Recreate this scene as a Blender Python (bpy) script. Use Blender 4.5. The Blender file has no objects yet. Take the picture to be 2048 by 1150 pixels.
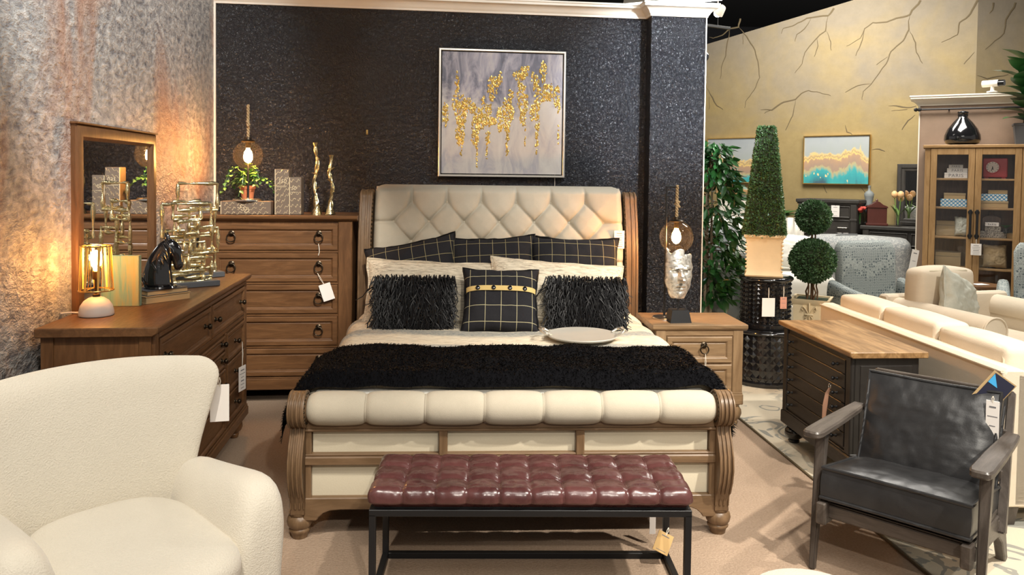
import bpy, bmesh, math, random
import numpy as np
from mathutils import Vector, Matrix, noise as mnoise

random.seed(7)
rng = np.random.default_rng(7)
PI = math.pi
sc = bpy.context.scene
COL = sc.collection

# ------------------------------------------------------------------ camera
cam_d = bpy.data.cameras.new('camera')
cam_d.sensor_width = 36.0
cam_d.lens = 36.0 * 1530 / 2048
cam_d.shift_y = -175 / 2048
cam_d.clip_start = 0.05
cam = bpy.data.objects.new('camera', cam_d)
COL.objects.link(cam)
PITCH = math.atan(.033)
cam.matrix_world = (Matrix.Translation((0, 0, 1.70)) @ Matrix.Rotation(PI / 2 - PITCH, 4, 'X')
                    @ Matrix.Rotation(.012, 4, 'Z'))
sc.camera = cam

# ------------------------------------------------------------------ light
sc.view_settings.view_transform = 'Standard'
sc.view_settings.look = 'None'
sc.view_settings.gamma = 1.0
sc.view_settings.exposure = 0.08
sc.view_settings.use_curve_mapping = False
world = bpy.data.worlds.new('store_ambient')
sc.world = world
world.use_nodes = True
world.node_tree.nodes['Background'].inputs[0].default_value = (1.0, .95, .88, 1)
world.node_tree.nodes['Background'].inputs[1].default_value = .36


def spot(loc, to, watt, ang=70, rad=.06, col=(1, .93, .82), blend=.5):
    d = bpy.data.lights.new('track_or_added_spot', 'SPOT')
    d.energy = watt
    d.spot_size = math.radians(ang)
    d.spot_blend = blend
    d.shadow_soft_size = rad
    d.color = col
    o = bpy.data.objects.new('track_or_added_beam', d)
    o.location = loc
    o.rotation_euler = (Vector(to) - Vector(loc)).to_track_quat('-Z', 'Y').to_euler()
    COL.objects.link(o)
    return o


def area(loc, to, watt, sx, sy, col=(1, .95, .87)):
    d = bpy.data.lights.new('ceiling_panel', 'AREA')
    d.shape = 'RECTANGLE'
    d.size, d.size_y = sx, sy
    d.energy = watt
    d.color = col
    o = bpy.data.objects.new('ceiling_panel_light', d)
    o.location = loc
    o.rotation_euler = (Vector(to) - Vector(loc)).to_track_quat('-Z', 'Y').to_euler()
    COL.objects.link(o)
    return o


# track spots of the bedroom set, added fill spots, ceiling panels of the hall
spot((1.5, 1.4, 4.0), (.35, 4.1, .6), 370, 48)
spot((-.9, 1.0, 4.0), (-1.4, 2.3, .7), 390, 38)
spot((2.7, 1.6, 4.0), (1.9, 3.5, .3), 900, 64)
spot((1.0, -1.5, 3.6), (.6, 3.6, .3), 420, 42)  # added fill spot: frontal light for the footboard panels
spot((.4, 3.3, 4.0), (.0, 6.3, 2.5), 160, 46, col=(1, .97, .92))
spot((2.5, 4.3, 4.3), (1.25, 6.3, 2.5), 220, 55, col=(.84, .92, 1))
spot((3.0, 2.7, 3.5), (1.42, 6.35, 2.5), 2600, 27, .10, blend=.9, col=(.84, .92, 1))  # added spot at the mirror angle, gives the black pillar its cool sheen
spot((-.2, 2.2, 4.0), (-1.75, 5.6, 1.1), 800, 24, blend=.8)  # added spot that brightens the front of the tall chest
spot((-.2, 2.4, 4.0), (-2.2, 4.2, 2.6), 520, 58, col=(1, .98, .95))
spot((-.5, 4.0, 4.2), (-2.28, 5.35, 2.9), 70, 42, blend=.25, col=(1, .98, .95))
spot((3.4, 3.4, 4.2), (2.9, 5.0, .6), 360, 85)
area((4.2, 7.6, 4.4), (4.0, 8.4, 0), 190, 2.2, 1.2)
area((3.6, 9.6, 4.4), (4.2, 11.4, 1.8), 155, 1.6, 1.2, col=(1, .96, .86))
area((.6, .2, 4.4), (.4, 2.2, 0), 90, 3.0, 1.2)

# ------------------------------------------------------------------ mesh helpers


class G:
    """collects shapes into one mesh"""

    def __init__(self):
        self.bm = bmesh.new()

    def _new(self, fn, m=None):
        n0 = len(self.bm.verts)
        fn()
        if m is not None:
            self.bm.verts.ensure_lookup_table()
            bmesh.ops.transform(self.bm, matrix=m, verts=self.bm.verts[n0:])
        return self

    def box(self, x0, x1, y0, y1, z0, z1, bev=0, seg=1, m=None):
        b = bmesh.new()
        bmesh.ops.create_cube(b, size=1)
        for v in b.verts:
            v.co = (x0 + (v.co.x + .5) * (x1 - x0), y0 + (v.co.y + .5) * (y1 - y0), z0 + (v.co.z + .5) * (z1 - z0))
        if bev:
            bmesh.ops.bevel(b, geom=b.edges[:], offset=bev, segments=seg, profile=.7, affect='EDGES')
        return self.join(b, m)

    def join(self, b, m=None):
        me = bpy.data.meshes.new('t')
        b.to_mesh(me)
        b.free()
        if m is not None:
            me.transform(m)
        self.bm.from_mesh(me)
        bpy.data.meshes.remove(me)
        return self

    def taper(self, lo, hi):
        """box between rectangle lo=(x0,x1,y0,y1,z) and hi"""
        vs = []
        for (x0, x1, y0, y1, z) in (lo, hi):
            vs += [self.bm.verts.new(p) for p in ((x0, y0, z), (x1, y0, z), (x1, y1, z), (x0, y1, z))]
        f = self.bm.faces.new
        f(vs[0:4][::-1]); f(vs[4:8])
        for i in range(4):
            j = (i + 1) % 4
            f((vs[i], vs[j], vs[4 + j], vs[4 + i]))
        return self

    def rings(self, rs, close=True, cap0=False, cap1=False):
        """loft a list of equally long vertex rings"""
        R = [[self.bm.verts.new(p) for p in r] for r in rs]
        n = len(R[0])
        for a, b in zip(R, R[1:]):
            for i in range(n if close else n - 1):
                j = (i + 1) % n
                self.bm.faces.new((a[i], a[j], b[j], b[i]))
        if cap0:
            self.bm.faces.new(R[0][::-1])
        if cap1:
            self.bm.faces.new(R[-1])
        return self

    def lathe(self, prof, n=16, c=(0, 0, 0), m=None):
        """profile [(r,z)] round the z axis"""
        rs = []
        for r, z in prof:
            r = max(r, 1e-4)
            rs.append([(r * math.cos(2 * PI * i / n), r * math.sin(2 * PI * i / n), z) for i in range(n)])
        M = Matrix.Translation(c) if m is None else m
        rs = [[M @ Vector(p) for p in r] for r in rs]
        return self.rings(rs, cap0=True, cap1=True)

    def tube(self, pts, r, n=8, caps=True, closed=False, flat=1.0):
        P = [Vector(p) for p in pts]
        k = len(P)
        R = r if isinstance(r, (list, tuple)) else [r] * k
        up = Vector((0, 0, 1))
        rs = []
        prev = None
        for i in range(k):
            if closed:
                t = P[(i + 1) % k] - P[i - 1]
            else:
                t = P[min(i + 1, k - 1)] - P[max(i - 1, 0)]
            t = t.normalized() if t.length > 1e-9 else Vector((0, 0, 1))
            if prev is None:
                a = up if abs(t.z) < .9 else Vector((1, 0, 0))
                u = t.cross(a).normalized()
            else:
                u = (prev - t * prev.dot(t))
                u = u.normalized() if u.length > 1e-6 else t.orthogonal().normalized()
            prev = u
            w = t.cross(u)
            rs.append([P[i] + (u * math.cos(2 * PI * j / n) + w * math.sin(2 * PI * j / n) * flat) * R[i] for j in range(n)])
        if closed:
            rs.append(rs[0])
            self.rings(rs)
            bmesh.ops.remove_doubles(self.bm, verts=self.bm.verts[:], dist=1e-6)
            return self
        return self.rings(rs, cap0=caps, cap1=caps)

    def prism(self, poly, a0, a1, axis='x', bev=0):
        """2D polygon extruded along an axis: x -> poly is (y,z); y -> (x,z); z -> (x,y)"""
        def P(p, a):
            return {'x': (a, p[0], p[1]), 'y': (p[0], a, p[1]), 'z': (p[0], p[1], a)}[axis]
        b = bmesh.new()
        A = [b.verts.new(P(p, a0)) for p in poly]
        B = [b.verts.new(P(p, a1)) for p in poly]
        b.faces.new(A[::-1]); b.faces.new(B)
        n = len(poly)
        for i in range(n):
            j = (i + 1) % n
            b.faces.new((A[i], A[j], B[j], B[i]))
        bmesh.ops.recalc_face_normals(b, faces=b.faces[:])
        if bev:
            bmesh.ops.bevel(b, geom=[e for e in b.edges if len(e.link_faces) == 2 and e.calc_face_angle(0) > .5],
                            offset=bev, segments=1, affect='EDGES')
        return self.join(b)

    def sheet(self, nu, nv, fn, cu=False, cv=False):
        V = [[self.bm.verts.new(fn(i / (nu if cu else nu - 1), j / (nv if cv else nv - 1))) for j in range(nv)] for i in range(nu)]
        for i in range(nu if cu else nu - 1):
            for j in range(nv if cv else nv - 1):
                a, b = (i + 1) % nu, (j + 1) % nv
                self.bm.faces.new((V[i][j], V[a][j], V[a][b], V[i][b]))
        return self

    def panel(self, x0, x1, z0, z1, prof, back=None):
        """nested rectangles facing -y; prof [(inset, y)]"""
        rs = []
        for ins, y in prof:
            rs.append([(x0 + ins, y, z0 + ins), (x1 - ins, y, z0 + ins), (x1 - ins, y, z1 - ins), (x0 + ins, y, z1 - ins)])
        return self.rings(rs, cap1=True)

    def ball(self, c, r, n=12, k=8, sx=1, sy=1, sz=1):
        rs = []
        for i in range(1, k):
            a = PI * i / k
            rs.append([(c[0] + r * sx * math.sin(a) * math.cos(2 * PI * j / n), c[1] + r * sy * math.sin(a) * math.sin(2 * PI * j / n),
                        c[2] - r * sz * math.cos(a)) for j in range(n)])
        self.rings(rs)
        self.bm.verts.ensure_lookup_table()
        t = len(self.bm.verts)
        first = self.bm.verts[t - n * (k - 1):t - n * (k - 2)] if k > 2 else self.bm.verts[t - n:]
        last = self.bm.verts[t - n:]
        a = self.bm.verts.new((c[0], c[1], c[2] - r * sz)); b = self.bm.verts.new((c[0], c[1], c[2] + r * sz))
        for j in range(n):
            q = (j + 1) % n
            self.bm.faces.new((a, first[q], first[j]))
            self.bm.faces.new((b, last[j], last[q]))
        return self

    def torus(self, R, r, n=20, k=8, m=None):
        return self._new(lambda: self.sheet(n, k, lambda u, v: ((R + r * math.cos(2 * PI * v)) * math.cos(2 * PI * u), r * math.sin(2 * PI * v),
                                                                   (R + r * math.cos(2 * PI * v)) * math.sin(2 * PI * u)), True, True), m)

    def tri(self, verts, faces):
        V = [self.bm.verts.new(v) for v in verts]
        for f in faces:
            self.bm.faces.new([V[i] for i in f])
        return self


def link(name, me, mats, parent=None, smooth=None, loc=None, rot=None):
    o = bpy.data.objects.new(name, me)
    COL.objects.link(o)
    if mats is not None and not me.materials:
        for m in (mats if isinstance(mats, (list, tuple)) else [mats]):
            me.materials.append(m)
    if parent is not None:
        o.parent = parent
    if loc is not None:
        o.location = loc
    if rot is not None:
        o.rotation_euler = rot
    return o


def O(name, g, mat, parent=None, smooth=40, loc=None, rot=None, label=None, kind=None):
    me = bpy.data.meshes.new(name)
    bmesh.ops.recalc_face_normals(g.bm, faces=g.bm.faces[:])
    if smooth:
        lim = math.radians(smooth)
        for f in g.bm.faces:
            f.smooth = True
        for e in g.bm.edges:
            if len(e.link_faces) == 2 and e.calc_face_angle(0) > lim:
                e.smooth = False
    g.bm.to_mesh(me)
    g.bm.free()
    o = link(name, me, mat, parent, None, loc, rot)
    if label:
        o['label'] = label
    if kind:
        o['kind'] = kind
    return o


def mesh_np(name, V, F, mat, parent=None, smooth=False, kind=None, loc=None, rot=None):
    me = bpy.data.meshes.new(name)
    me.from_pydata([tuple(v) for v in V], [], [tuple(f) for f in F])
    if smooth:
        me.polygons.foreach_set('use_smooth', [True] * len(me.polygons))
    me.update()
    o = link(name, me, mat, parent, None, loc, rot)
    if kind:
        o['kind'] = kind
    return o


def tag(o, label, cat, group=None):
    o['label'] = label
    o['category'] = cat
    if group:
        o['group'] = group
    return o


def T(name, label, cat, loc=(0, 0, 0), rz=0, group=None, rot=None):
    o = bpy.data.objects.new(name, None)
    o.empty_display_size = .05
    COL.objects.link(o)
    o.location = loc
    o.rotation_euler = rot if rot is not None else (0, 0, rz)
    return tag(o, label, cat, group)


def S(o):
    o['kind'] = 'structure'
    return o


def kids(o):
    return [c for c in COL.objects if c.parent == o]


def dup(root, loc, rz=None, label=None, group=None, rot=None, parent=None):
    def rec(o, par):
        c = o.copy()
        COL.objects.link(c)
        if par is not None:
            c.parent = par
        for ch in KIDS.get(o.name, ()):
            rec(ch, c)
        return c
    KIDS = {}
    for q in COL.objects:
        if q.parent is not None:
            KIDS.setdefault(q.parent.name, []).append(q)
    r = rec(root, parent)
    r.location = loc
    if rz is not None:
        r.rotation_euler = (0, 0, rz)
    if rot is not None:
        r.rotation_euler = rot
    if label:
        r['label'] = label
    if group:
        r['group'] = group
    return r


def subsurf(o, lv=1):
    md = o.modifiers.new('smooth', 'SUBSURF')
    md.levels = md.render_levels = lv
    return o


RX = lambda a: Matrix.Rotation(a, 4, 'X')
RY = lambda a: Matrix.Rotation(a, 4, 'Y')
RZ = lambda a: Matrix.Rotation(a, 4, 'Z')
TR = lambda *p: Matrix.Translation(p)
# ------------------------------------------------------------------ materials


class N:
    def __init__(self, name):
        self.m = bpy.data.materials.new(name)
        self.m.use_nodes = True
        self.t = self.m.node_tree
        self.b = self.t.nodes['Principled BSDF']

    def n(self, kind, **kw):
        o = self.t.nodes.new(kind)
        for k, v in kw.items():
            if k in o.inputs:
                self.put(o.inputs[k], v)
            else:
                setattr(o, k, v)
        return o

    def put(self, sock, v):
        if isinstance(v, bpy.types.NodeSocket):
            self.t.links.new(v, sock)
        else:
            if isinstance(v, tuple) and len(v) == 3 and sock.type == 'RGBA':
                v = v + (1,)
            sock.default_value = v

    def __setitem__(self, k, v):
        self.put(self.b.inputs[k], v)

    def coord(self, which='Object', scale=(1, 1, 1), rot=(0, 0, 0), loc=(0, 0, 0)):
        tc = self.n('ShaderNodeTexCoord')
        mp = self.n('ShaderNodeMapping')
        self.t.links.new(tc.outputs[which], mp.inputs[0])
        mp.inputs['Scale'].default_value = scale
        mp.inputs['Rotation'].default_value = rot
        mp.inputs['Location'].default_value = loc
        return mp.outputs[0]

    def noise(self, vec, scale, detail=4, rough=.55, dist=0):
        o = self.n('ShaderNodeTexNoise', Scale=scale, Detail=detail, Roughness=rough, Distortion=dist)
        self.t.links.new(vec, o.inputs['Vector'])
        return o.outputs['Fac']

    def ramp(self, fac, stops, interp='LINEAR'):
        o = self.n('ShaderNodeValToRGB')
        self.t.links.new(fac, o.inputs[0])
        cr = o.color_ramp
        cr.interpolation = interp
        while len(cr.elements) > 1:
            cr.elements.remove(cr.elements[-1])
        for i, (p, c) in enumerate(stops):
            e = cr.elements[0] if i == 0 else cr.elements.new(p)
            e.position = p
            e.color = c + (1,) if len(c) == 3 else c
        return o.outputs[0]

    def mix(self, f, a, b, mode='MIX'):
        o = self.n('ShaderNodeMix', data_type='RGBA', blend_type=mode)
        self.put(o.inputs[0], f); self.put(o.inputs[6], a); self.put(o.inputs[7], b)
        return o.outputs[2]

    def math(self, op, a, b=0.0, c=0.0):
        o = self.n('ShaderNodeMath', operation=op)
        self.put(o.inputs[0], a); self.put(o.inputs[1], b)
        if op in ('MULTIPLY_ADD', 'SMOOTH_MIN', 'SMOOTH_MAX', 'COMPARE', 'WRAP'):
            self.put(o.inputs[2], c)
        return o.outputs[0]

    def bump(self, h, strength=.3, dist=.01):
        o = self.n('ShaderNodeBump', Strength=strength, Distance=dist)
        self.t.links.new(h, o.inputs['Height'])
        self.t.links.new(o.outputs[0], self.b.inputs['Normal'])
        return o.outputs[0]

    def xyz(self, vec):
        o = self.n('ShaderNodeSeparateXYZ')
        self.t.links.new(vec, o.inputs[0])
        return o.outputs


def plain(name, c, rough=.5, metal=0.0, spec=.5, bump=None, var=.0, coat=0):
    k = N(name)
    k['Roughness'] = rough
    k['Metallic'] = metal
    k['Specular IOR Level'] = spec
    if coat:
        k['Coat Weight'] = coat
    v = k.coord()
    if var:
        f = k.noise(v, 6, 3)
        k['Base Color'] = k.mix(f, tuple(x * (1 - var) for x in c), tuple(min(1, x * (1 + var)) for x in c))
    else:
        f = k.noise(v, 9, 2)
        k['Base Color'] = k.mix(f, tuple(x * .96 for x in c), tuple(min(1, x * 1.04) for x in c))
    if bump:
        k.bump(k.noise(v, bump[0], 3), bump[1], bump[2] if len(bump) > 2 else .004)
    return k.m


def wood(name, dark, light, axis='x', scale=1.0, rough=.42, contrast=.5, spec=.4):
    k = N(name)
    s = {'x': (1.2, 9, 9), 'y': (9, 1.2, 9), 'z': (9, 9, 1.2)}[axis]
    s = tuple(q * scale for q in s)
    v = k.coord('Object', s)
    f1 = k.noise(v, 2.2, 6, .6, 1.2)
    v2 = k.coord('Object', tuple(q * 4 for q in s))
    f2 = k.noise(v2, 4, 3, .6)
    mid = tuple((a + b) / 2 for a, b in zip(dark, light))
    c = k.ramp(f1, [(.5 - contrast * .5, dark), (.5, mid), (.5 + contrast * .4, light)])
    c2 = k.mix(k.math('MULTIPLY', f2, .45), c, tuple(x * .55 for x in dark))
    k['Base Color'] = c2
    k['Roughness'] = k.math('MULTIPLY_ADD', f2, .2, rough - .1)
    k['Specular IOR Level'] = spec
    k.bump(f2, .12, .002)
    return k.m


def fabric(name, c, c2, scale=220, bump=.35, rough=.9, mottling=8, sheen=.0, stretch=(1, 1, 1), dist=.003):
    k = N(name)
    v = k.coord('Object', stretch)
    f = k.noise(v, mottling, 5, .65)
    g = k.noise(v, scale, 2, .6)
    k['Base Color'] = k.mix(k.math('MULTIPLY_ADD', f, .6, k.math('MULTIPLY', g, .4)), c, c2)
    k['Roughness'] = rough
    k['Specular IOR Level'] = .15
    if sheen:
        k['Sheen Weight'] = sheen
    k.bump(g, bump, dist)
    return k.m


def leather(name, c, c2, rough=.35, coat=.0, scale=160, mott=6):
    k = N(name)
    v = k.coord()
    f = k.noise(v, mott, 6, .65, .6)
    vo = k.n('ShaderNodeTexVoronoi', Scale=scale)
    k.t.links.new(v, vo.inputs['Vector'])
    k['Base Color'] = k.ramp(f, [(.25, c), (.75, c2)])
    k['Roughness'] = k.math('MULTIPLY_ADD', f, .22, rough - .1)
    k['Specular IOR Level'] = .5
    if coat:
        k['Coat Weight'] = coat
        k['Coat Roughness'] = .25
    fold = k.noise(v, 14, 4, .6, 1.0)
    k.bump(k.math('MULTIPLY_ADD', vo.outputs['Distance'], .25, k.math('MULTIPLY', fold, 1.0)), .10, .006)
    return k.m


def emit(name, c, s):
    k = N(name)
    k['Base Color'] = (0, 0, 0)
    k['Emission Color'] = c
    k['Emission Strength'] = s
    return k.m


def glass(name, tint=(1, 1, 1), a=.02, rough=.02, glow=0):
    """thin pane: mostly clear with a reflecting skin"""
    k = N(name)
    out = k.t.nodes['Material Output']
    tr = k.n('ShaderNodeBsdfTransparent', Color=tint)
    gl = k.n('ShaderNodeBsdfGlossy', Roughness=rough)
    lw = k.n('ShaderNodeLayerWeight', Blend=.5)
    mx = k.n('ShaderNodeMixShader')
    k.t.links.new(k.math('MULTIPLY_ADD', k.math('POWER', lw.outputs['Facing'], 4.0), .6, .03 + a * .1), mx.inputs[0])
    k.t.links.new(tr.outputs[0], mx.inputs[1])
    k.t.links.new(gl.outputs[0], mx.inputs[2])
    res = mx.outputs[0]
    if glow:
        # seeded glass scatters a little of the lamp's light
        tl = k.n('ShaderNodeBsdfTranslucent', Color=(1, .86, .62, 1))
        m2 = k.n('ShaderNodeMixShader')
        m2.inputs[0].default_value = glow
        k.t.links.new(res, m2.inputs[1])
        k.t.links.new(tl.outputs[0], m2.inputs[2])
        res = m2.outputs[0]
    k.t.links.new(res, out.inputs['Surface'])
    return k.m


def patina():
    k = N('aged_silver')
    v = k.coord()
    f = k.noise(v, 34, 4, .6, .6)
    k['Base Color'] = k.ramp(f, [(.30, (.12, .105, .085)), (.45, (.55, .52, .46)), (.65, (.78, .75, .68))])
    k['Metallic'] = .7
    k['Roughness'] = .34
    k.bump(f, .35, .005)
    return k.m


M = {}
# dusty brown oak of the bedroom set
for ax in 'xyz':
    M['oak_' + ax] = wood('brown_oak_' + ax, (.085, .038, .015), (.215, .105, .044), ax, 1.0, .36)
    M['oakbed_' + ax] = wood('bed_oak_' + ax, (.12, .070, .034), (.25, .155, .085), ax, 1.0, .38)
    M['oaklite_' + ax] = wood('nightstand_oak_' + ax, (.185, .112, .056), (.355, .235, .128), ax, 1.0, .4)
    M['pine_' + ax] = wood('golden_pine_' + ax, (.27, .15, .055), (.47, .29, .13), ax, 1.0, .5)
    M['grey_' + ax] = wood('charcoal_wood_' + ax, (.030, .027, .024), (.062, .056, .050), ax, 1.0, .5)
    M['ash_' + ax] = wood('dark_ash_' + ax, (.035, .027, .022), (.12, .10, .085), ax, 1.2, .36)
    M['black_' + ax] = wood('black_paint_' + ax, (.014, .012, .011), (.026, .023, .021), ax, 1.0, .4)
M['oaktop'] = wood('oak_cabinet_top', (.16, .082, .028), (.42, .25, .11), 'x', .7, .38, .30)
M['bronze'] = plain('dark_bronze', (.06, .045, .03), .32, .9, var=.3)
M['linen'] = fabric('cream_linen', (.41, .365, .285), (.555, .50, .40), 260, .25, .85, 14, stretch=(1, 1, 1))
M['linen_panel'] = fabric('oat_linen', (.52, .465, .345), (.68, .615, .475), 240, .15, .9, 10, stretch=(.5, 1, 1))
M['boucle'] = fabric('cream_boucle', (.62, .565, .465), (.76, .71, .605), 170, .6, .95, 5, .3, dist=.005)
M['sofa'] = fabric('ivory_weave', (.60, .51, .39), (.74, .65, .52), 120, .35, .9, 9, stretch=(1, 1, 3))
M['oxblood'] = leather('oxblood_leather', (.040, .012, .012), (.115, .042, .039), .27, .35)
M['blackleather'] = leather('black_leather', (.010, .010, .011), (.026, .026, .027), .36, .15)
M['blackmetal'] = plain('black_metal', (.012, .012, .013), .45, .3)
M['white_paint'] = plain('white_paint', (.78, .72, .62), .45)
M['paper'] = plain('white_card', (.80, .76, .72), .7)
M['kraft'] = plain('kraft_card', (.55, .36, .15), .7)
M['pinkcard'] = plain('pink_card', (.62, .30, .21), .7)
M['ink'] = plain('grey_ink', (.16, .16, .17), .8)
M['string'] = plain('white_string', (.72, .66, .56), .9)
M['navy'] = plain('navy_card', (.012, .014, .035), .5)
M['blue'] = plain('sky_blue_card', (.05, .35, .68), .5)
M['gold'] = plain('antique_gold', (.70, .61, .36), .27, 1.0, bump=(60, .6, .006), var=.35)
M['goldleaf'] = plain('gold_leaf', (.78, .56, .17), .34, .85, bump=(90, .5, .004), var=.3)
M['silver'] = patina()
M['tray'] = plain('brushed_pewter', (.50, .47, .41), .55, .35, var=.08)
M['chrome'] = plain('brushed_nickel', (.62, .60, .56), .25, 1)
M['glossblack'] = plain('gloss_black', (.008, .008, .009), .12, 0, .6, coat=.5)
M['charcoal'] = plain('charcoal_stone', (.055, .058, .062), .6)
M['darkgap'] = plain('black_void', (.004, .004, .004), .9)
M['terracotta'] = plain('terracotta', (.40, .13, .05), .8, var=.15)
M['concrete'] = plain('grey_planter', (.10, .10, .105), .7, var=.1)
M['marble'] = plain('pale_marble', (.72, .66, .60), .45, var=.12, bump=(40, .3, .003))
M['rope'] = fabric('jute_rope', (.30, .20, .10), (.50, .36, .20), 150, .8)
M['amber'] = plain('amber_shell', (.90, .55, .12), .35)
M['brass'] = plain('polished_brass', (.85, .55, .18), .22, 1, var=.1)
M['leaf'] = plain('green_leaf', (.045, .15, .030), .38, var=.5)
M['leaf_dark'] = plain('ficus_leaf', (.022, .095, .022), .35, var=.6)
M['leaf_lite'] = plain('pale_green_leaf', (.17, .30, .075), .45, var=.4)
M['fiddle'] = plain('fiddle_leaf', (.035, .12, .035), .3, var=.5)
M['boxwood'] = plain('boxwood_leaf', (.075, .155, .065), .32, var=.6)
M['boxwood_lite'] = plain('boxwood_leaf_yellow', (.075, .150, .055), .34, var=.5)
M['twig'] = plain('brown_twig', (.16, .085, .04), .8, var=.3)
M['bark'] = plain('pale_bark', (.45, .36, .25), .8, var=.3)
M['moss'] = plain('dark_moss', (.028, .042, .018), .95, var=.5)
M['cream_pot'] = plain('cream_stone', (.74, .60, .38), .65, var=.15, bump=(14, .3, .006))
M['glass'] = glass('clear_glass')
M['globe'] = glass('smoked_globe', (1, .975, .93), .1, glow=.0018)
M['mirror'] = plain('silvered_mirror', (.88, .88, .88), .015, 1)
M['filament'] = emit('glowing_filament', (1, .55, .18), 60)
M['bulbglow'] = emit('glowing_bulb', (1, .47, .13), 420)
M['bulbglow_small'] = emit('glowing_small_bulb', (1, .45, .12), 190)
M['tubelight'] = emit('lit_tube', (1, .97, .9), 14)
M['red'] = plain('red_lacquer', (.42, .035, .05), .4, var=.15)
M['redwood'] = plain('mahogany', (.085, .022, .016), .3, var=.3)
M['boxtan'] = plain('tan_board', (.42, .29, .14), .8, var=.1)
M['kraftbox'] = fabric('burlap', (.30, .22, .12), (.42, .32, .19), 180, .5)
M['whitelinen'] = fabric('white_linen', (.62, .60, .54), (.78, .75, .68), 200, .3, stretch=(6, 1, 1))
M['greyup'] = fabric('sage_grey_leather', (.105, .108, .095), (.15, .155, .138), 60, .2, .6)
M['whitewash'] = plain('whitewashed_wood', (.66, .62, .54), .6, var=.06)
M['tulip'] = plain('peach_tulip', (.85, .52, .25), .5, var=.2)
M['redflower'] = plain('red_petals', (.62, .08, .06), .6, var=.2)
M['verdigris'] = plain('grey_statue', (.20, .22, .22), .7, var=.3)
M['teal_pillow'] = fabric('pale_teal_velvet', (.36, .38, .33), (.60, .58, .49), 60, .3, .8, 12)
M['tile'] = plain('pale_floor_tile', (.50, .44, .36), .5, var=.05)


def carpet():
    k = N('beige_carpet')
    v = k.coord()
    a = k.noise(v, 3, 5, .7)
    b = k.noise(v, 90, 3, .7)
    c = k.mix(k.math('MULTIPLY_ADD', b, .75, k.math('MULTIPLY', a, .25)), (.20, .135, .090), (.53, .40, .295))
    k['Base Color'] = c
    k['Roughness'] = .97
    k['Specular IOR Level'] = .08
    k.bump(b, .7, .01)
    return k.m


def black_plaster():
    k = N('black_gloss_plaster')
    v = k.coord('Object', (1, 1, 1))
    vo = k.noise(v, 42, 3, .6, 1.0)
    d = k.noise(k.coord('Object', (1.0, 1.0, .55)), 75, 2, .6, .8)
    k['Base Color'] = (.0055, .0065, .0105)
    k['Roughness'] = .31
    k['Specular IOR Level'] = .8
    k.bump(k.math('ADD', k.math('MULTIPLY', vo, 1.0), k.math('MULTIPLY', d, .35)), 1.0, .03)
    return k.m


def silver_plaster():
    k = N('silver_copper_plaster')
    v = k.coord('Object', (1, 1, .6))
    big = k.noise(v, 1.5, 4, .6, .8)
    mid = k.noise(k.coord('Object', (1, .55, 1)), 26, 4, .66, .35)
    rid = k.noise(k.coord('Object', (1, .6, 1)), 66, 3, .6, .3)
    base = k.ramp(mid, [(.30, (.12, .12, .135)), (.45, (.28, .27, .265)), (.58, (.44, .42, .395)), (.76, (.66, .63, .60))])
    cop = k.ramp(k.noise(k.coord('Object', (1.3, 1.3, .5), loc=(3.1, 7.7, 1.4)), 1.7, 3, .5, .6),
                 [(.50, (0, 0, 0)), (.64, (1, 1, 1))])
    c = k.mix(k.math('MULTIPLY', cop, .7), base, k.mix(mid, (.22, .075, .035), (.55, .30, .17)))
    c = k.mix(k.ramp(big, [(.5, (0, 0, 0)), (.72, (.55, .55, .55))]), c, (.30, .335, .34))
    k['Base Color'] = c
    k['Metallic'] = .15
    k['Roughness'] = .45
    k.bump(k.math('ADD', mid, k.math('MULTIPLY', rid, .5)), .8, .022)
    return k.m


def tan_plaster():
    k = N('ochre_plaster')
    v = k.coord('Object', (1, 1, 1))
    a = k.noise(v, .9, 4, .6, .5)
    b = k.noise(v, 7, 6, .7)
    z = k.xyz(k.coord())[2]
    warm = k.mix(b, (.215, .155, .062), (.35, .265, .120))
    grey = k.mix(b, (.17, .140, .100), (.25, .21, .155))
    f = k.math('ADD', k.math('MULTIPLY', k.math('SUBTRACT', z, 2.2), .40), k.math('MULTIPLY', k.math('SUBTRACT', a, .5), 1.8))
    k['Base Color'] = k.mix(k.ramp(f, [(.05, (0, 0, 0)), (.75, (1, 1, 1))]), warm, grey)
    k['Roughness'] = .8
    k.bump(b, .2, .01)
    return k.m


def plaid(name, pitch, off, base=(.012, .012, .014), line=(.42, .37, .22), w=.015):
    k = N(name)
    x, y, z = k.xyz(k.coord())[:3]

    def ln(s, o):
        t = k.math('FRACT', k.math('MULTIPLY_ADD', s, 1 / pitch, o))
        return k.math('LESS_THAN', k.math('ABSOLUTE', k.math('SUBTRACT', t, .5)), w)
    f = k.math('MAXIMUM', ln(x, off[0]), ln(z, off[1]))
    wv = k.noise(k.coord(), 260, 2)
    c = k.mix(f, k.mix(wv, base, tuple(q * 2.2 for q in base)), line)
    k['Base Color'] = c
    k['Roughness'] = .9
    k['Specular IOR Level'] = .12
    k.bump(wv, .3, .002)
    return k.m


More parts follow.
